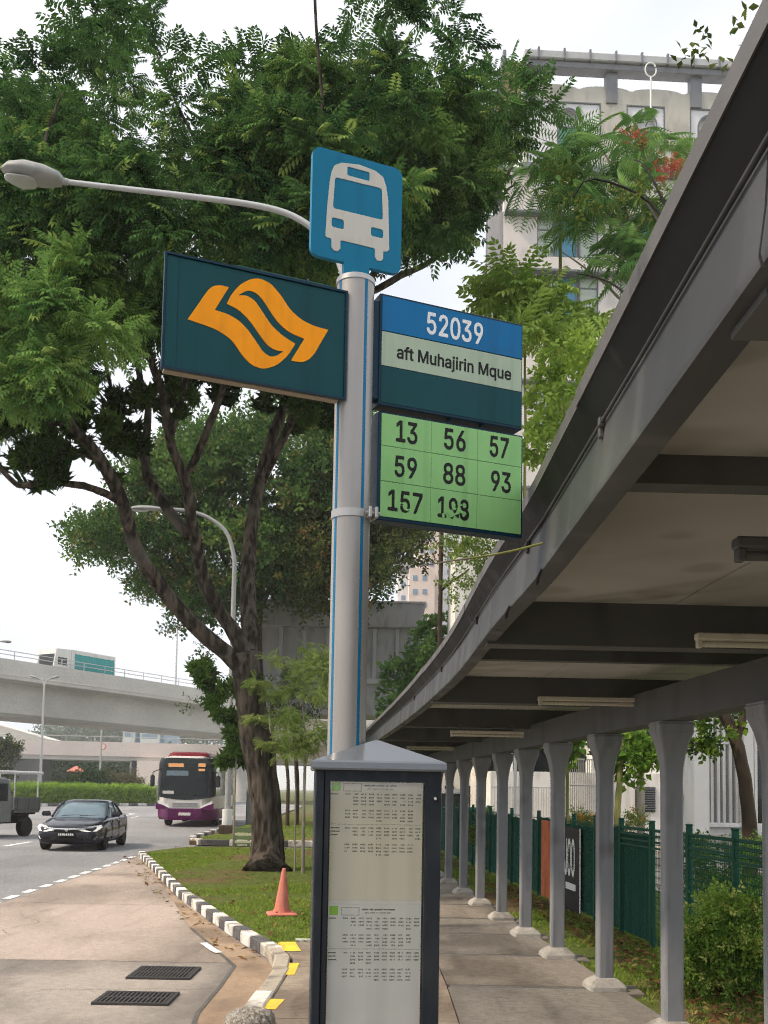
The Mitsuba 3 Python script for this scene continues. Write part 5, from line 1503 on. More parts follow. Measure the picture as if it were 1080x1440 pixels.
def far_lamp(u, vb, vt, Y, label, arms, rad=.12, z0=None):
    k = thing('street_lamp', label, 'street lamp')
    b, t_ = P(u[0], vb, Y), P(u[1], vt, Y)
    obj('pole', tube([(b[0], Y, b[2] if z0 is None else z0), (b[0], Y, t_[2])], [rad, rad * .6], 10), 'galvanised', 40, k)
    for s in arms:
        obj('arm', tube(spline([(b[0], Y, t_[2] - .3), (b[0] + s * .35, Y, t_[2] + .25), (b[0] + s * 1.3, Y, t_[2] + .55)], 8), .06, 6), 'galvanised', 40, k)
        luminaire(k, np.array([b[0] + s * 1.2, Y, t_[2] + .53]), np.array([s, 0, .12]), .9, .2)
far_lamp((56, 58), 1112, 962, 96, 'thin double armed street lamp in front of the flyover at left', (-.45, .45), .14, -.15)
far_lamp((140, 141), 1105, 960, 140, 'thin lamp post standing behind the flyover, above the hedge', (-1,), .14, -.15)
far_lamp((183, 184), 1100, 990, 170, 'thin lamp post farthest away, left of the bus', (1,), .14, -.15)

# ------------------------------------------------------------------ flyover and lower viaduct
def deck(pa, pb_, prof, name, m, parent=None, n=2, closed=True):
    """prof: (out towards the camera, z) swept from pa to pb_ (x, y)."""
    pa, pb_ = np.array(pa), np.array(pb_)
    d = (pb_ - pa) / np.linalg.norm(pb_ - pa); nrm = np.array([d[1], -d[0]])
    return obj(name, loft([np.array([(*(pa + (pb_ - pa) * t + nrm * o), z) for o, z in prof]) for t in np.linspace(0, 1, n)]), m, False, parent)
FA, FB = P(0, 950, 100), P(320, 985, 133)
fd = (FB - FA)[:2]
A0, B0 = FA[:2] - fd * 1.1, FB[:2] + fd * 2.2
zt, zp, zb = P(0, 925, 100)[2], P(0, 948, 100)[2], P(0, 1004, 100)[2]
k = thing('flyover', 'wide grey concrete road flyover with a steel railing, crossing at left', 'flyover')
deck(A0, B0, [(0, zp), (.0, zt), (-.35, zt), (-.35, zp)], 'parapet', 'viaduct_concrete', k)
deck(A0, B0, [(-11.0, zp), (-11.0, zt), (-10.65, zt), (-10.65, zp)], 'parapet', 'viaduct_concrete', k)
deck(A0, B0, [(-.02, zp - .02), (-.05, zp - .35), (-1.7, zp - .55), (-2.0, zb + .35), (-2.4, zb), (-8.6, zb), (-9.0, zb + .35), (-9.3, zp - .55), (-10.95, zp - .35), (-10.98, zp - .02)], 'girder', 'viaduct_concrete', k)
L_ = np.linalg.norm(B0 - A0); dd = (B0 - A0) / L_; nn = np.array([dd[1], -dd[0]])
for j, s in enumerate(np.arange(30, L_ * .62, 3.2)):
    q = A0 + dd * s - nn * .18
    obj('rail_post', tube([(q[0], q[1], zt - .02), (q[0], q[1], zt + .85)], .05, 6), 'galvanised', False, k)
for z in (.45, .85):
    a, b = A0 + dd * 20 - nn * .18, A0 + dd * L_ * .7 - nn * .18
    obj('rail', tube([(a[0], a[1], zt + z), (b[0], b[1], zt + z)], .045, 6), 'galvanised', False, k)
for s in (4, L_ * .56, L_ * .78):
    q = A0 + dd * s - nn * 5.5
    obj('pier', loft([np.array([(q[0] + w * math.cos(a), q[1] + w2 * math.sin(a), z) for a in np.linspace(0, 2 * np.pi, 13)[:-1]]) for w, w2, z in ((1.3, 1.3, -.5), (1.3, 1.3, zb - 2), (2.6, 1.6, zb + .1))]), 'viaduct_concrete', 30, k)
obj('drain_line', loft([np.array([(*(A0 + dd * s + nn * (.012)), z) for z in (zp + .05, zp + .15)] + [(*(A0 + dd * s + nn * .002), z) for z in (zp + .15, zp + .05)]) for s in (10, L_ * .8)]), 'viaduct_pale', False, k)
# lamp on the flyover, lamp head at the left edge
q = PLq = P(247, 962, 126)
k = thing('street_lamp', 'thin lamp post rising from the flyover railing just left of the tree', 'street lamp')
obj('pole', tube([(q[0], q[1], zt - .1), (q[0], q[1], zt + 8.6)], [.12, .07], 8), 'galvanised', 40, k)
obj('arm', tube(spline([(q[0], q[1], zt + 8.5), (q[0] + .5, q[1] - .5, zt + 9.1), (q[0] + 2, q[1] - 1.2, zt + 9.3)], 8), .06, 6), 'galvanised', 40, k)
luminaire(k, np.array([q[0] + 1.9, q[1] - 1.15, zt + 9.3]), np.array([1, -.5, .1]), .9, .2)
k = thing('street_lamp', 'lamp head at the left edge above the flyover railing', 'street lamp')
q = P(-40, 902, 97)
obj('pole', tube([(q[0], q[1], zt - .1), (q[0], q[1], q[2])], [.12, .07], 8), 'galvanised', 40, k)
obj('arm', tube([(q[0], q[1], q[2] - .1), tuple(P(2, 902, 97))], .06, 6), 'galvanised', 40, k)
luminaire(k, P(0, 902, 97), np.array([1, .0, -.02]), 1.1, .25)

# box truck on the flyover
paint('truck_white', (0.66, 0.66, 0.64), 0.4, 0.04, 1.0)
paint('truck_teal', (0.04, 0.30, 0.30), 0.4, 0.06, 1.0)
tq = P(108, 948, 112)
a_ = A0 + dd * ((tq[:2] - A0) @ dd) - nn * 2.4
TM = frame((a_[0], a_[1], zp + .02), (-dd[0], -dd[1], 0), (nn[0], nn[1], 0), (0, 0, 1))      # x forward, y towards the camera's side
SCL = 1.15
TM = TM @ np.diag([1.55, SCL, SCL, 1])
k = thing('box_truck', 'white box truck with a teal side panel driving on the flyover', 'truck')
obj('cargo_box', mv(bx(-3.2, 1.2, -1.1, 1.1, .75, 3.35, .04), TM), 'truck_white', False, k)
obj('side_panel', mv(bx(-3.05, .9, 1.1, 1.115, 1.0, 2.95), TM), 'truck_teal', False, k)
obj('cab', mv(loft([np.array([(x, y, z) for x, z in ((1.25, .5), (2.75, .5), (2.85, 1.4), (2.6, 3.2), (1.25, 3.3))]) for y in (-1.08, 1.08)]), TM), 'truck_white', False, k)
obj('cab_window', mv(bx(1.6, 2.45, 1.07, 1.10, 1.75, 2.45, .02), TM), 'dark_glass', False, k)
obj('windscreen', mv(loft([np.array([(x, y, z) for x, z in ((2.862, 1.5), (2.70, 2.7), (2.67, 2.7), (2.83, 1.5))]) for y in (-.95, .95)]), TM), 'dark_glass', False, k)
obj('chassis', mv(bx(-3.0, 2.6, -.8, .8, .45, .75), TM), 'black_rubber', False, k)
for x in (-2.0, 2.0):
    for y in (-.9, .9):
        wheel(k, TM @ frame((x, y, .42), (0, 1, 0), (-1, 0, 0), (0, 0, 1)), .42, .26)

# lower viaduct far behind
V0, V1 = P(-300, 1040, 150), P(560, 1040, 168)
za, zb2, zc = P(100, 1040, 153)[2], P(100, 1061, 153)[2], P(100, 1067, 153)[2]
k = thing('lower_viaduct', 'pale pinkish low road viaduct in the distance beneath the flyover', 'viaduct')
deck(V0[:2], V1[:2], [(0, zb2), (0, za), (-.4, za), (-.4, zb2)], 'parapet', 'viaduct_pale', k)
deck(V0[:2], V1[:2], [(-.3, zc), (-.25, zb2 - .01), (-9, zb2 - .01), (-9, zc)], 'deck', 'viaduct_concrete', k)
dv = (V1 - V0)[:2]; Lv = np.linalg.norm(dv); dv /= Lv; nv = np.array([dv[1], -dv[0]])
for s in np.arange(18, Lv, 4.2):
    q = V0[:2] + dv * s - nv * .2
    obj('rail_post', tube([(q[0], q[1], za), (q[0], q[1], za + .8)], .05, 5), 'galvanised', False, k)
obj('rail', tube([(*(V0[:2] - nv * .2), za + .8), (*(V1[:2] - nv * .2), za + .8)], .05, 5), 'galvanised', False, k)
for u0, u1, m in ((190, 222, 'viaduct_pale'), (183, 190, 'case_paint'), (12, 52, 'lorry_grey'), (330, 350, 'viaduct_pale')):
    a, b = P(u0, 1080, 156), P(u1, 1080, 156)
    obj('pier', bx(a[0], b[0], 157, 163, -.5, zc - .01), m, False, k)
sg = P(145, 1050, 152.6)
k = thing('round_sign', 'small faded round sign on the lower viaduct parapet', 'sign')
obj('disc', mv(lathe([(.01, -.03), (.50, -.03), (.50, .03), (.01, .03)], 24), frame((sg[0], sg[1], sg[2]), (1, 0, 0), (0, 0, 1), (0, -1, 0))), 'cone_red', 30, k)
obj('disc_centre', mv(lathe([(.01, .03), (.34, .03), (.34, .045), (.01, .045)], 24), frame((sg[0], sg[1], sg[2]), (1, 0, 0), (0, 0, 1), (0, -1, 0))), 'viaduct_pale', 30, k)
# ramp at the left
k = thing('ramp', 'grey concrete ramp descending at the far left behind the lamp post', 'ramp')
a, b = P(-60, 1005, 175), P(70, 1040, 175)
obj('slab', loft([np.array([(a[0], 175, a[2] - 2.2), (b[0], 175, b[2] - 1.2), (b[0], 175, b[2]), (a[0], 175, a[2] + .3)]) + [0, y, 0] for y in (0, 9)]), 'viaduct_concrete', False, k)
obj('support', bx(a[0] + 2, a[0] + 5, 176, 183, -.5, a[2] - 1.5), 'viaduct_concrete', False, k)

# far building and tree lines
flat('far_blue', (0.20, 0.28, 0.38), 0.4)
flat('far_white', (0.55, 0.57, 0.58), 0.6)
k = thing('far_office', 'blue glass and white block on the horizon above the lower viaduct', 'building')
for u0, u1, v0, m in ((192, 232, 1016, 'far_blue'), (200, 226, 1021, 'far_white'), (176, 192, 1019, 'far_white')):
    a, b = P(u0, v0, 320), P(u1, v0, 320)
    wl = obj('wall', bx(a[0], b[0], 320 if m != 'far_white' else 318, 345, -.5, a[2]), m, False, k)
    if m == 'far_white':
        for z in np.arange(a[2] - 4, 4, -3.4):
            obj('window_band', bx(a[0] + .4, b[0] - .4, 317.94, 318.0, z, z + 1.5), 'far_blue', False, wl)
def far_trees(name, label, pts, Y, rpx, A, B, seed, size, sprigs=8, jy=6, cat_='trees', stuff=True):
    r = np.random.default_rng(seed)
    me, c = join([foliage(CL(pts, Y, rpx, jy, seed), 'small', r, 6, sprigs, size, A, B)])
    key = numbered(name)
    lab(obj(key, me, 'leaf_material', False, color=c), label, cat_, kind='stuff')
r = np.random.default_rng(4)
far_trees('distant_woods', 'hazy blue green line of trees on the horizon', [(u, 1030 + r.uniform(-6, 8)) for u in np.arange(60, 330, 7)], 420, 11, (.07, .12, .10), (.14, .19, .15), 1, 6.5, 6, 20)
far_trees('trees_under_viaduct', 'dark green belt of trees seen under the lower viaduct', [(u + r.uniform(-4, 4), v + r.uniform(-4, 4)) for u in np.arange(40, 260, 8) for v in (1078, 1092)], 190, 12, (.04, .09, .05), (.10, .17, .09), 2, 3.2, 7, 8)
far_trees('roadside_bush', 'round dark green bush behind the hedge', [(100 + r.uniform(-1, 45), 1098 + r.uniform(-4, 6)) for _ in range(16)], 108, 8, (.02, .06, .02), (.07, .12, .03), 3, 1.3, 7, 2, 'bush')
far_trees('dry_bush', 'olive yellow bushes behind the hedge near the bus', [(150 + r.uniform(0, 38), 1101 + r.uniform(-4, 5)) for _ in range(14)], 110, 7, (.11, .12, .05), (.24, .20, .10), 4, 1.2, 7, 2, 'bush')
far_trees('left_tree', 'dark green tree at the left edge under the viaduct', [(r.uniform(-20, 10), r.uniform(1046, 1090)) for _ in range(22)], 120, 9, (.03, .06, .025), (.10, .14, .05), 5, 1.5, 8, 2, 'tree')
# hedge with its kerb
k = thing('hedge', 'long clipped green hedge along the far side of the road', 'hedge')
h0, h1 = P(14, 1133, 88), P(222, 1133, 104)
rh = np.random.default_rng(8)
n = 4200
t_ = rh.uniform(0, 1, n)
face = rh.uniform(size=n)
zz = np.where(face < .45, 1.62 + rh.normal(0, .10, n), rh.uniform(.05, 1.65, n))
off = np.where(face < .45, rh.uniform(0, 1.5, n), rh.normal(.05, .12, n))
base_ = h0[:2] + (h1 - h0)[:2] * t_[:, None]
hdn = (h1 - h0)[:2] / np.linalg.norm((h1 - h0)[:2]); hn = np.array([-hdn[1], hdn[0]])
pos = np.column_stack([base_ + hn * off[:, None], zz + ZR])
dirs = np.column_stack([rh.normal(0, .6, (n, 2)) - hn * .5, rh.uniform(.1, 1.0, n)])
tt = np.clip((zz - .7) / 1.1 + rh.normal(0, .25, n), 0, 1)[:, None]
tt2 = np.clip(rh.normal(.5, .25, n), 0, 1)[:, None]
colr = np.array([.09, .20, .025]) * (1 - tt2) + np.array([.34, .50, .07]) * tt2
top_leaves = (face < .45)[:, None]
colr = np.where(top_leaves, colr * 1.25, colr)  # leaves on the top face get a brighter green
v, f, c = scatter('small', pos, dirs, rh.uniform(.35, .6, n), colr, rh)
obj('leaves', tm(v, f), 'leaf_material', False, k, color=c)
M = frame((h0[0], h0[1], ZR), (hdn[0], hdn[1], 0), (hn[0], hn[1], 0), (0, 0, 1))
obj('inner_branches', mv(bx(0, np.linalg.norm((h1 - h0)[:2]), .25, 1.2, .0, 1.45), M), 'bark_brown', False, k)
lab('median_kerb', 'black and white kerb below the hedge', 'kerb')
Lh = np.linalg.norm((h1 - h0)[:2])
for j, s in enumerate(np.arange(-4, Lh + 2, 1.25)):
    obj('block', mv(bx(s, s + 1.23, -.75, -.5, 0, .26, .02), M), 'kerb_white' if j % 2 else 'kerb_black', False, 'median_kerb')
obj('strip', mv(bx(-4, Lh + 2, -.49, 1.8, 0, .22), M), 'soil', False, 'median_kerb')
# silver car and red roof behind the hedge
k = thing('silver_car', 'silver car half hidden behind the hedge left of the bus', 'car')
sc_ = P(204, 1103, 112); SM = yawm((sc_[0], sc_[1], ZR), 12)
flat('car_silver', (0.42, 0.47, 0.50), 0.25, 0.5, 0.3)
obj('body', mv(loft([rrring(-1.0, 1.0, -2.2, 2.2, .3, .4), rrring(-1.05, 1.05, -2.3, 2.3, .8, .5), rrring(-1.0, 1.0, -2.2, 2.2, 1.15, .5)]), SM), 'car_silver', 40, k)
obj('cabin_glass', mv(loft([rrring(-.95, .95, -1.5, 1.9, 1.15, .4), rrring(-.72, .72, -.8, 1.4, 1.75, .3)]), SM), 'sky_tint_glass', 40, k)
obj('roof', mv(loft([rrring(-.74, .74, -.82, 1.42, 1.75, .3), rrring(-.6, .6, -.6, 1.2, 1.84, .3)]), SM), 'car_silver', 40, k)
rp = P(107, 1090, 150)
k = thing('red_roofed_hut', 'small hut with a red roof behind the hedge, left of the round bush', 'hut')
zr_ = P(107, 1082, 150)[2]
obj('roof', loft([rrring(rp[0] - 1.1, rp[0] + 1.1, 148.8, 151.2, zr_ - .3, .1), rrring(rp[0] - .1, rp[0] + .1, 149.8, 150.2, zr_ + .5, .04)]), 'cone_red', False, k)
obj('wall', bx(rp[0] - .9, rp[0] + .9, 149, 151, -.5, zr_ - .3), 'bark_brown', False, k)

# ------------------------------------------------------------------ footbridge behind the big tree
paint('bridge_grey', (0.40, 0.405, 0.42), 0.55, 0.08, 0.6, 0.4, 0, 0, (0.22, 0.225, 0.235), 0.5)
paint('bridge_light', (0.47, 0.48, 0.50), 0.5, 0.08, 0.6)
paint('pillar_green', (0.36, 0.39, 0.37), 0.6, 0.1, 0.8)
k = thing('footbridge', 'grey panelled covered footbridge behind the big tree and the post', 'footbridge')
YB = 52
X_ = lambda u, v=950: P(u, v, YB)[0]
Z_ = lambda v, u=480: P(u, v, YB)[2]
xa, xb_ = X_(361), X_(592)
obj('roof_band', bx(xa - .1, xb_ + .1, YB - .35, YB + 3.4, Z_(882), Z_(849), .02), 'bridge_grey', False, k)
obj('roof_edge', bx(xa - .2, xb_ + .2, YB - .42, YB + 3.5, Z_(849), Z_(846), .01), 'bridge_light', False, k)
obj('back_wall', bx(xa, xb_, YB + 2.9, YB + 3.1, Z_(1000), Z_(882)), 'bridge_grey', False, k)
us_ = [363, 394, 427, 460, 493, 526, 558, 590]
for a, b in zip(us_[:-1], us_[1:]):
    obj('side_panel', bx(X_(a) + .12, X_(b) - .12, YB + .05, YB + .12, Z_(955), Z_(883)), 'bridge_grey', False, k)
for a in us_:
    obj('pilaster', bx(X_(a) - .10, X_(a) + .10, YB - .08, YB + .16, Z_(990), Z_(883), .01), 'bridge_light', False, k)
obj('ledge', bx(xa - .1, xb_ + .3, YB - .45, YB + 3.2, Z_(962), Z_(955), .02), 'bridge_light', False, k)
obj('deck_girder', bx(xa, xb_ + .2, YB - .2, YB + 3.1, Z_(1006), Z_(962)), 'bridge_grey', False, k)
for u in (350, 578):
    q = P(u, 1165, YB)
    obj('pillar', tube([(q[0], YB + 1.4, -.2), (q[0], YB + 1.4, Z_(1000))], [.36, .34], 20), 'pillar_green', 40, k)
q = P(392, 1052, 56)
k = thing('shelter_roof', 'dark grey shelter roof edge right of the big trunk', 'shelter')
obj('roof', bx(q[0] - .9, q[0] + 1.6, 55, 58, P(392, 1058, 56)[2], P(392, 1046, 56)[2], .03), 'bridge_grey', False, k)
for du in (-.7, 1.4):
    obj('post', tube([(q[0] + du, 56.5, -.2), (q[0] + du, 56.5, P(392, 1058, 56)[2])], .08, 10), 'bridge_light', 40, k)
# slatted barrier by the trunk
ybr = G(345, 1186, 0)[1]
paint('slat_green', (0.14, 0.20, 0.09), 0.7, 0.15, 4.0)
paint('slat_pale', (0.50, 0.52, 0.34), 0.7, 0.1, 4.0)
k = thing('slatted_barrier', 'low green barrier with two pale slats left of the big trunk', 'barrier')
xa, xb_ = P(331, 1186, ybr)[0], P(368, 1186, ybr)[0]
zt_ = lambda v: P(345, v, ybr)[2]
for x in (xa, (xa + xb_) / 2, xb_):
    obj('post', bx(x - .04, x + .04, ybr - .04, ybr + .04, -.1, zt_(1162), .008), 'slat_green', False, k)
for v0, v1, m in ((1164, 1170, 'slat_green'), (1171, 1175, 'slat_pale'), (1176, 1181, 'slat_green'), (1182, 1186, 'slat_pale'), (1187, 1193, 'slat_green')):
    obj('slat', bx(xa - .05, xb_ + .05, ybr - .075, ybr - .045, max(zt_(v1), .02), zt_(v0)), m, False, k)

# ------------------------------------------------------------------ tall building behind the canopy
paint('facade_beige', (0.54, 0.515, 0.465), 0.7, 0.06, 0.5, 0.4, 0, 0, (0.38, 0.355, 0.32), 0.4)
paint('facade_pink', (0.69, 0.64, 0.62), 0.7, 0.05, 0.5, 0.4, 0, 0, (0.50, 0.46, 0.44), 0.4)
paint('facade_white', (0.74, 0.74, 0.77), 0.7, 0.04, 0.5)
paint('steel_blue_grey', (0.22, 0.225, 0.25), 0.5, 0.06, 0.5)
flat('glass_green', (0.10, 0.30, 0.20), 0.15, 0.8)
flat('glass_blue', (0.06, 0.24, 0.38), 0.12, 0.8)
flat('glass_pale', (0.40, 0.46, 0.40), 0.2, 0.7)
flat('frame_grey', (0.17, 0.18, 0.20), 0.5)
paint('lattice_yellow', (0.42, 0.36, 0.20), 0.6, 0.1, 1.0)
YM = 48.0
fa = math.radians(3)
ME, MN = np.array([math.cos(fa), math.sin(fa), 0]), np.array([math.sin(fa), -math.cos(fa), 0])
M0 = P(735, 700, YM); M0[2] = 0


def fc(u, v):
    q = PLANE(u, v, M0, MN)
    return float((q - M0) @ ME), float(q[2])


def onf(mesh): return mv(mesh, frame(M0, ME, (0, 0, 1), MN))       # x along the facade, y up, z out


def fbox(u0, u1, v0, v1, t0, t1, c=0.0):
    a, z1 = fc(u0, v0); b, z0 = fc(u1, v1)
    return onf(bx(min(a, b), max(a, b), min(z0, z1), max(z0, z1), t0, t1, c))


k = thing('tall_building', 'tall beige and white building with arched openings and a roof pergola behind the canopy', 'building')
DP = 14.0
W1 = 21.0
zt_ = fc(800, 124)[1]
panels = [(742, 845, 142, 222), (881, 935, 146, 226), (970, 1024, 150, 230)]
# upper wall as piers and spandrels round the recessed arched panels
zb_ = fc(800, 236)[1]
xs = [0.0]
for u0, u1, v0, v1 in panels: xs += [fc(u0, v0)[0], fc(u1, v0)[0]]
xs += [fc(1060, 150)[0], fc(1115, 150)[0], W1]
zp1 = fc(800, 143)[1]
for a, b in ((xs[0], xs[1]), (xs[2], xs[3]), (xs[4], xs[5]), (xs[6], xs[7]), (xs[8], xs[9])):
    obj('pier', onf(bx(a, b, zb_, zp1, -.4, 0)), 'facade_beige', False, k)
obj('top_band', onf(bx(0, W1, zp1 + .002, zt_, -.4, .003)), 'facade_beige', False, k)
for j in range(8):                                                   # low scallops along the parapet
    a = .1 + j * 2.6
    p = Polygon([(a, zt_ - .01)] + [(a + 1.25 - 1.25 * math.cos(t), zt_ + .22 * math.sin(t)) for t in np.linspace(0.15, math.pi - .15, 9)] + [(a + 2.5, zt_ - .01)])
    obj('parapet_scallop', onf(prism(p, .3, -.35)), 'facade_beige', False, k)
def arch_poly(cx_, w, z0, z1, tip=.35):
    pts = [(cx_ - w / 2, z0)]
    zs = z1 - w * .55
    for t in np.linspace(0, 1, 8): pts.append((cx_ - w / 2 * math.cos(t * math.pi / 2) , zs + (z1 - zs) * math.sin(t * math.pi / 2) ** 1.15))
    for t in np.linspace(1, 0, 8)[1:]: pts.append((cx_ + w / 2 * math.cos(t * math.pi / 2), zs + (z1 - zs) * math.sin(t * math.pi / 2) ** 1.15))
    return Polygon(pts + [(cx_ + w / 2, z0)])
for i, (u0, u1, v0, v1) in enumerate(panels + [(1060, 1115, 154, 234)]):
    a, b = fc(u0, v0)[0], fc(u1, v0)[0]
    ctr = fc(800, 150)[0] if i == 0 else (a + b) / 2
    aw = 1.0
    ar = arch_poly(ctr, aw, zb_, fc(800, 153)[1])
    pn = sbox(a, zb_, b, zp1).difference(ar)
    obj('arched_panel', onf(prism(pn, .06, -.11)), 'facade_white', False, k)
    obj('arch_trim', onf(prism(ar.buffer(.07).difference(ar).intersection(sbox(a, zb_, b, zp1)), .06, -.052)), 'frame_grey', False, k)
    f_ = obj('panel_frame', onf(prism(sbox(a, zb_, b, zp1).difference(sbox(a + .06, zb_, b - .06, zp1 - .06)), .06, -.045)), 'frame_grey', False, k)
    zg = fc(800, 178)[1]
    obj('arch_glass', onf(bx(ctr - aw / 2, ctr + aw / 2, zb_, zg, -.16, -.13)), 'glass_green', False, k)
    obj('arch_transom', onf(bx(ctr - aw / 2, ctr + aw / 2, zg, zg + .08, -.16, -.10)), 'frame_grey', False, k)
    obj('arch_back', onf(bx(ctr - aw / 2 - .2, ctr + aw / 2 + .2, zb_, zp1, -.38, -.34)), 'facade_white', False, k)
obj('ledge', onf(bx(-.3, W1, fc(800, 246)[1], zb_, -.6, .35, .03)), 'steel_blue_grey', False, k)
# middle and lower storeys: bands of wall with rows of windows between them
bands = [(246, 306, 'facade_pink'), (364, 386, None), (386, 456, None), (456, 540, 'facade_pink'), (545, 606, None), (606, 690, 'facade_pink'), (690, 760, None), (760, 1000, 'facade_pink')]
zs_ = lambda v: fc(800, v)[1]
xl = fc(708, 400)[0]
xr = W1
wins = [(755, 780, 'glass_pale'), (782, 812, 'glass_blue'), (815, 842, 'glass_pale'), (872, 898, 'glass_pale'), (900, 930, 'glass_blue'), (933, 960, 'glass_pale'), (992, 1018, 'glass_pale'), (1020, 1050, 'glass_blue')]
for v0, v1 in ((246, 306), (362, 386), (456, 541), (548, 546), (606, 690), (762, 1115)):
    if v1 > v0: obj('wall_band', onf(bx(xl, xr, zs_(v1), zs_(v0), -.5, 0, .0)), 'facade_pink', False, k)
for v0, v1 in ((306, 362), (386, 456), (541, 606), (690, 762)):
    obj('wall_back', onf(bx(xl + .2, xr, zs_(v1), zs_(v0), -.6, -.32)), 'facade_pink', False, k)
    edges_ = [xl] + [fc(u, 400)[0] for w in ((755, 842), (872, 960), (992, 1050)) for u in w] + [xr]
    for a, b in zip(edges_[::2], edges_[1::2]):
        obj('wall_pier', onf(bx(a, b, zs_(v1), zs_(v0), -.31, -.01)), 'facade_pink', False, k)
    for u0, u1, m in wins:
        a, b = fc(u0, 400)[0], fc(u1, 400)[0]
        w_ = obj('window', onf(prism(sbox(a - .03, zs_(v1) + .02, b + .03, zs_(v0) - .02).difference(sbox(a + .06, zs_(v1) + .1, b - .06, zs_(v0) - .1)), .10, -.22)), 'frame_grey', False, k)
        obj('pane', onf(bx(a + .05, b - .05, zs_(v1) + .09, zs_(v0) - .09, -.2, -.17)), m, False, w_)
        obj('transom', onf(bx(a + .06, b - .06, zs_(v0) - .62, zs_(v0) - .56, -.17, -.14)), 'frame_grey', False, w_)
    obj('sunshade', onf(bx(xl, xr, zs_(v0) - .05, zs_(v0) + .05, -.3, .42)), 'frame_grey', False, k)
obj('core', onf(bx(xl + .6, xr - .2, -.5, zb_, -DP, -.62)), 'facade_pink', False, k)
obj('core', onf(bx(.3, xr - .2, zb_ + .01, zp1 - .4, -DP, -.52)), 'facade_white', False, k)
obj('rounded_corner', onf(mv(cyl(.9, 0, zs_(300) - zs_(456), 20), frame((xl + .25, zs_(456), -.95), (1, 0, 0), (0, 0, -1), (0, 1, 0)))), 'steel_blue_grey', 40, k)
# roof pergola
ztop, zbot = fc(860, 84)[1], fc(860, 104)[1]
obj('pergola_beam', onf(bx(.0, W1, zbot, zbot + .30, -.35, .30, .02)), 'steel_blue_grey', False, k)
obj('pergola_gutter', onf(bx(-.15, W1, zbot + .34, ztop, -.5, .45, .04)), 'bridge_light', False, k)
for u in list(range(755, 1090, 36)):
    x = fc(u, 90)[0]
    obj('pergola_rib', onf(bx(x - .05, x + .05, zbot + .302, ztop + .10, -.6, .50)), 'steel_blue_grey', False, k)
for u in (745, 860, 978, 1095):
    x = fc(u, 110)[0]
    for t in (-.1,):
        obj('pergola_post', onf(bx(x - .28, x + .28, zp1, zbot, t - .25, t + .2)), 'steel_blue_grey', False, k)
for j in range(12):
    t = -.6 - j * .66
    obj('pergola_slat', onf(bx(-1.0, .25, zbot + .25, ztop + .02, t - .08, t + .08)), 'lattice_yellow', False, k)
obj('pergola_edge', onf(bx(-1.15, -1.0, zbot - .1, ztop + .06, -8.8, .2)), 'steel_blue_grey', False, k)
# pipes and a caged ladder down the left corner
for x, t in ((-.55, -1.2), (-.85, -2.2), (-1.3, -3.4)):
    obj('down_pipe', onf(mv(tube([(x, zs_(560), t), (x, zp1 + .5, t)], .09, 8), np.eye(4))), 'steel_blue_grey', 40, k)
for z in np.arange(zs_(420), zp1, 1.1):
    obj('stair_rail', onf(tube([(-1.35, z, -3.4), (-.5, z + .25, -1.0), (0.1, z + .25, -.6)], .05, 6)), 'steel_blue_grey', False, k)
obj('stair_landing', onf(bx(-1.5, .1, zs_(235), zs_(230), -4, -.5)), 'steel_blue_grey', False, k)
obj('stair_landing', onf(bx(-1.5, .1, zs_(345), zs_(340), -4, -.7)), 'steel_blue_grey', False, k)
# ring finial
fx, fz = fc(908, 114)
k = thing('ring_finial', 'white ring on a thin mast in front of the roof parapet', 'mast')
th_ = np.linspace(.5, 2 * math.pi + .2, 30)
obj('ring', onf(tube([(fx + .27 * math.cos(t), fz + .36 * math.sin(t), .8) for t in th_], .035, 8)), 'text_white', 40, k)
obj('mast', onf(tube([(fx, fz - .34, .8), (fx, fz - 2.4, .8)], .045, 8)), 'text_white', 40, k)
obj('stay', onf(tube([(fx, fz - 2.3, .8), (fx, fz - 2.3, -.05)], .03, 6)), 'frame_grey', 40, k)

# ------------------------------------------------------------------ pale apartment blocks far behind
paint('block_pink', (0.66, 0.55, 0.50), 0.7, 0.04, 0.2)
k = thing('apartment_block', 'pale pink and white apartment block far off below the number panel', 'building')
YA = 150
def ab(u0, u1, v0, v1, y0, y1): 
    a, b = P(u0, v0, YA), P(u1, v1, YA)
    return bx(a[0], b[0], YA + y0, YA + y1, min(a[2], b[2]), max(a[2], b[2]))
for u0, u1, v0, m, y0 in ((586, 612, 742, 'block_pink', 0), (560, 640, 782, 'facade_white', 4), (612, 668, 730, 'facade_white', 2), (575, 606, 805, 'block_pink', -3)):
    w = obj('wall', ab(u0, u1, v0, 1110, y0, y0 + 12), m, False, k)
    for vv in np.arange(v0 + 10, 930, 19):
        for uu in np.arange(u0 + 5, u1 - 6, 13):
            obj('window', ab(uu, uu + 6, vv, vv + 7, y0 - .08, y0 - .02), 'far_blue', False, w)
obj('roof_band', ab(560, 642, 790, 800, 3.6, 3.98), 'frame_grey', False, k)
obj('roof', ab(558, 645, 777, 782, 3, 17), 'frame_grey', False, k)

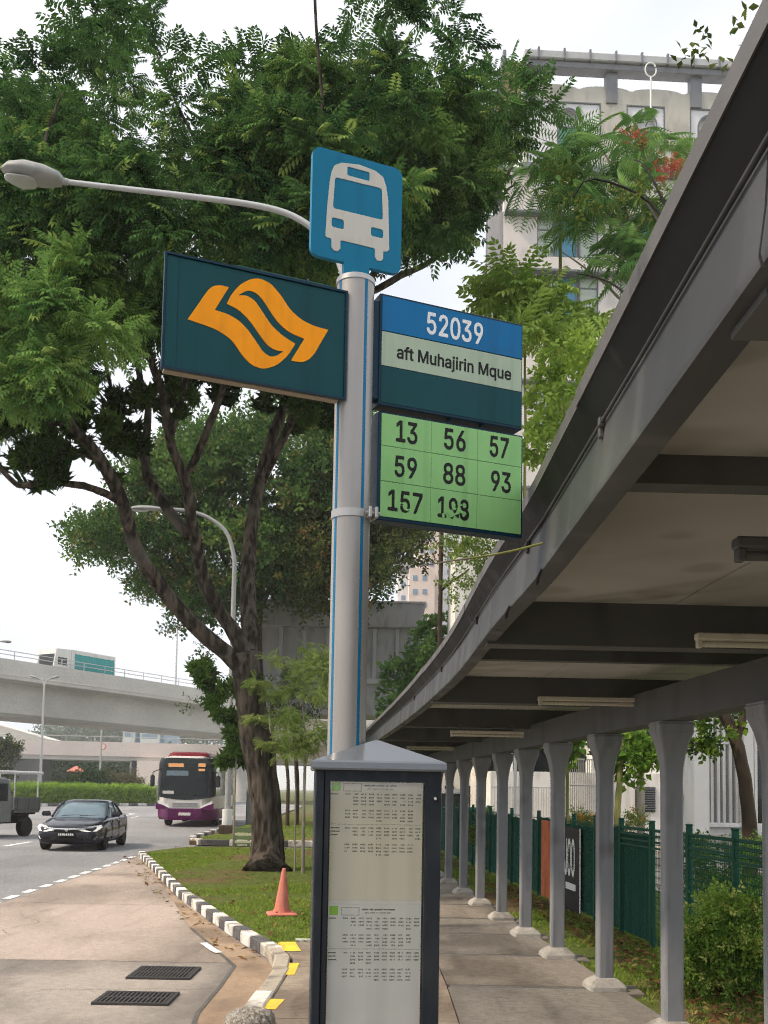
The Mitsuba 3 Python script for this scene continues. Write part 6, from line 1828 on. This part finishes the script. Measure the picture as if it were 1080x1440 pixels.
# ------------------------------------------------------------------ low building and forecourt right of the fence
paint('white_wall', (0.70, 0.69, 0.66), 0.7, 0.05, 0.8, 0.4, 0, 0, (0.55, 0.54, 0.50), 0.4)
paint('blind_grey', (0.28, 0.29, 0.28), 0.5, 0.1, 2.0)
k = thing('annex_building', 'white low building with a tall mullioned window at the right edge', 'building')
YN = 26.0
XN = lambda u: P(u, 1080, YN)[0]
ZN = lambda v, u=1010: P(u, v, YN)[2]
obj('pier', bx(XN(972), XN(993), YN - .25, YN + .6, -.3, 7), 'white_wall', False, k)
obj('pier', bx(XN(1042), XN(1056), YN - .2, YN + .6, -.3, 7), 'white_wall', False, k)
obj('wall', bx(XN(993), XN(1042), YN, YN + .5, -.3, ZN(1158)), 'white_wall', False, k)
obj('sill', bx(XN(993) + .01, XN(1042) - .01, YN - .14, YN - .002, ZN(1163), ZN(1157), .01), 'rail_white', False, k)
w = obj('window', bx(XN(993), XN(1042), YN + .30, YN + .34, ZN(1157), 6.8), 'dark_glass', False, k)
for u in (995, 1004, 1013, 1021, 1030, 1039):
    obj('mullion', bx(XN(u) - .035, XN(u) + .035, YN + .14, YN + .30, ZN(1157), 6.8), 'white_wall', False, w)
for j, u in enumerate((999, 1008.5, 1017, 1025.5, 1034.5)):
    obj('blind', bx(XN(u) - .06 - .03 * (j % 2), XN(u) + .05, YN + .285, YN + .298, ZN(1157), 6.7), 'blind_grey', False, w)
obj('rail_bar', bx(XN(993), XN(1042), YN + .10, YN + .14, ZN(1046), ZN(1043)), 'rail_white', False, w)
w2 = obj('window', bx(XN(1056), XN(1160), YN + .30, YN + .34, ZN(1157), 6.8), 'dark_glass', False, k)
obj('wall', bx(XN(1056), XN(1160), YN, YN + .5, -.3, ZN(1158)), 'white_wall', False, k)
for u in (1066, 1085, 1110, 1135):
    obj('mullion', bx(XN(u) - .035, XN(u) + .035, YN + .14, YN + .30, ZN(1157), 6.8), 'white_wall', False, w2)
obj('plinth', bx(XN(962), XN(1170), YN - .6, YN - .26, -.3, ZN(1172)), 'plinth_concrete', False, k)
obj('roof', bx(XN(960), XN(1170), YN - .8, YN + 9, 7.0, 7.4), 'bridge_grey', False, k)
k = thing('hall_building', 'long pale hall with dark windows and railings beyond the columns', 'building')
YH = 40.0
XH = lambda u: P(u, 1080, YH)[0]
ZH = lambda v, u=800: P(u, v, YH)[2]
obj('wall', bx(XH(690), XH(955), YH, YH + 6, -.3, ZH(1086)), 'white_wall', False, k)
obj('upper_wall', bx(XH(835), XH(960), YH + .3, YH + 6, ZH(1086) + .002, 12), 'white_wall', False, k)
obj('upper_wall', bx(XH(640), XH(835), YH + 1.2, YH + 6, ZH(1050), 12), 'white_wall', False, k)
obj('recess', bx(XH(690), XH(835), YH + 2.2, YH + 2.4, ZH(1086) + .002, ZH(1050) - .002), 'seat_dark', False, k)
for u0, u1 in ((700, 716), (728, 747), (762, 790), (800, 832)):
    obj('window', bx(XH(u0), XH(u1), YH + 1.6, YH + 1.7, ZH(1104), ZH(1056)), 'dark_glass', False, k)
for u in (722, 752, 795, 834):
    obj('column', bx(XH(u) - .09, XH(u) + .09, YH + .9, YH + 1.1, ZH(1086) + .002, ZH(1050)), 'white_wall', False, k)
obj('vent', bx(XH(893), XH(921), YH - .06, YH - .005, ZH(1140), ZH(1105)), 'seat_dark', False, k)
for v in np.arange(1107, 1139, 3.2):
    obj('vent_slat', bx(XH(894), XH(920), YH - .09, YH - .062, ZH(v + 1.2), ZH(v)), 'frame_grey', False, k)
ms = []
for u in np.arange(800, 842, 3.0): ms.append(tube([(XH(u), YH - .3, ZH(1142)), (XH(u), YH - .3, ZH(1068))], .018, 4))
for v in (1068, 1104, 1141): ms.append(tube([(XH(799), YH - .3, ZH(v)), (XH(843), YH - .3, ZH(v))], .03, 5))
labels[obj('railing', cat(ms), 'blind_grey', False, k)] = {'label': 'grey bar railing', 'kind': 'stuff'}
ms = []
for u in np.arange(690, 800, 3.6): ms.append(tube([(XH(u), YH - .5, ZH(1150)), (XH(u), YH - .5, ZH(1108))], .016, 4))
for v in (1108, 1149): ms.append(tube([(XH(689), YH - .5, ZH(v)), (XH(800), YH - .5, ZH(v))], .028, 5))
labels[obj('railing', cat(ms), 'bridge_light', False, k)] = {'label': 'pale bar railing', 'kind': 'stuff'}
obj('stair_rail', cat([tube([(XH(868), YH - .4, ZH(v)), (XH(895), YH - .4, ZH(v + 17))], .03, 6) for v in (1086, 1094)]), 'frame_grey', False, k)
for u in (724, 733):
    q = P(u, 1152, 30)
    kk = thing('white_post', 'thin white post behind the green fence between the columns' if u == 724 else 'thicker white post behind the green fence between the columns', 'post')
    obj('shaft', tube([(q[0], 30, -.3), (q[0], 30, P(u, 1060, 30)[2])], .05 if u == 724 else .08, 10), 'rail_white', 40, kk)
obj('forecourt', sheet(Polygon([(4.6, 24), (6.0, 12), (22, 12), (22, 40), (4.0, 39.5)]), -.028), 'bay_concrete', False)
lab('forecourt', 'pale paved forecourt behind the green fence', kind='structure')
# low wall and white rail across the far end of the walkway, white vehicle and hoarding beyond
ye = 33.2
k = thing('white_rail', 'low white rail across the far end of the walkway', 'railing')
x0, x1 = P(612, 1200, ye)[0], P(712, 1200, ye)[0]
zr_ = P(650, 1191, ye)[2]
obj('bar', bx(x0, x1, ye - .05, ye + .05, zr_ - .09, zr_, .01), 'rail_white', False, k)
for x in np.linspace(x0 + .1, x1 - .1, 5):
    obj('post', bx(x - .04, x + .04, ye - .04, ye + .04, -.2, zr_ - .092), 'rail_white', False, k)
k = thing('hoarding_panel', 'dark green hoarding panel beyond the end of the walkway', 'hoarding')
a, b = P(656, 1150, 40), P(672, 1150, 40)
obj('sheet', bx(a[0], b[0] + .4, 40, 40.05, -.1, P(660, 1135, 40)[2]), 'cloth_green', False, k)
for x in (a[0], b[0] + .4): obj('post', bx(x - .05, x + .05, 39.9, 39.99, -.1, P(660, 1132, 40)[2]), 'fence_green', False, k)
k = thing('white_van', 'white van parked beyond the far end of the walkway', 'van')
q = P(637, 1180, 46); VM = frame((q[0] - .2, 46, -.1), (1, 0, 0), (0, 1, 0), (0, 0, 1))
obj('body', mv(loft([rrring(-.95, .95, 0, 4.4, .35, .2), rrring(-.97, .97, -.02, 4.4, 1.1, .25), rrring(-.88, .88, .5, 4.3, 1.85, .3), rrring(-.8, .8, .7, 4.2, 1.98, .3)]), VM), 'bus_white', 40, k)
obj('windscreen', mv(loft([np.array([(x, y, z) for x in (-.78, .78)] + [(x, y + .03, z) for x in (.78, -.78)]) for y, z in ((.0, 1.18), (.42, 1.78))]), VM), 'dark_glass', False, k)
obj('bumper', mv(bx(-.96, .96, -.08, .1, .35, .6, .04), VM), 'lorry_grey', False, k)
for x in (-.8, .8):
    for y in (.8, 3.5): wheel(k, VM @ frame((x, y, .33), (1, 0, 0), (0, 1, 0), (0, 0, 1)), .33, .2)
k = thing('far_shopfront', 'pale building seen at the far end of the walkway', 'building')
a, b = P(560, 1120, 62), P(720, 1120, 62)
obj('wall', bx(a[0], b[0], 62, 70, -.3, P(640, 1035, 62)[2]), 'white_wall', False, k)
for u in (618, 640, 662, 690):
    obj('window', bx(P(u, 1, 62)[0], P(u + 12, 1, 62)[0], 61.93, 61.99, P(u, 1140, 62)[2], P(u, 1105, 62)[2]), 'dark_glass', False, k)
obj('rail', cat([bx(a[0], b[0], 61.5, 61.55, P(640, v + 1.5, 62)[2], P(640, v, 62)[2]) for v in (1118,)]), 'frame_grey', False, k)

# ------------------------------------------------------------------ humid air
scene['haze_medium'] = {'type': 'homogeneous', 'albedo': {'type': 'rgb', 'value': [0.95, 0.955, 0.96]}, 'sigma_t': 0.0005}
scene['haze'] = {'type': 'cube', 'to_world': T().translate([0, 1225, 23]).scale([1600, 1475, 24.5]), 'bsdf': {'type': 'null'}, 'interior': {'type': 'ref', 'id': 'haze_medium'}}
scene['camera']['medium'] = {'type': 'ref', 'id': 'haze_medium'}
lab('haze', 'thin humid haze in the air', kind='stuff')
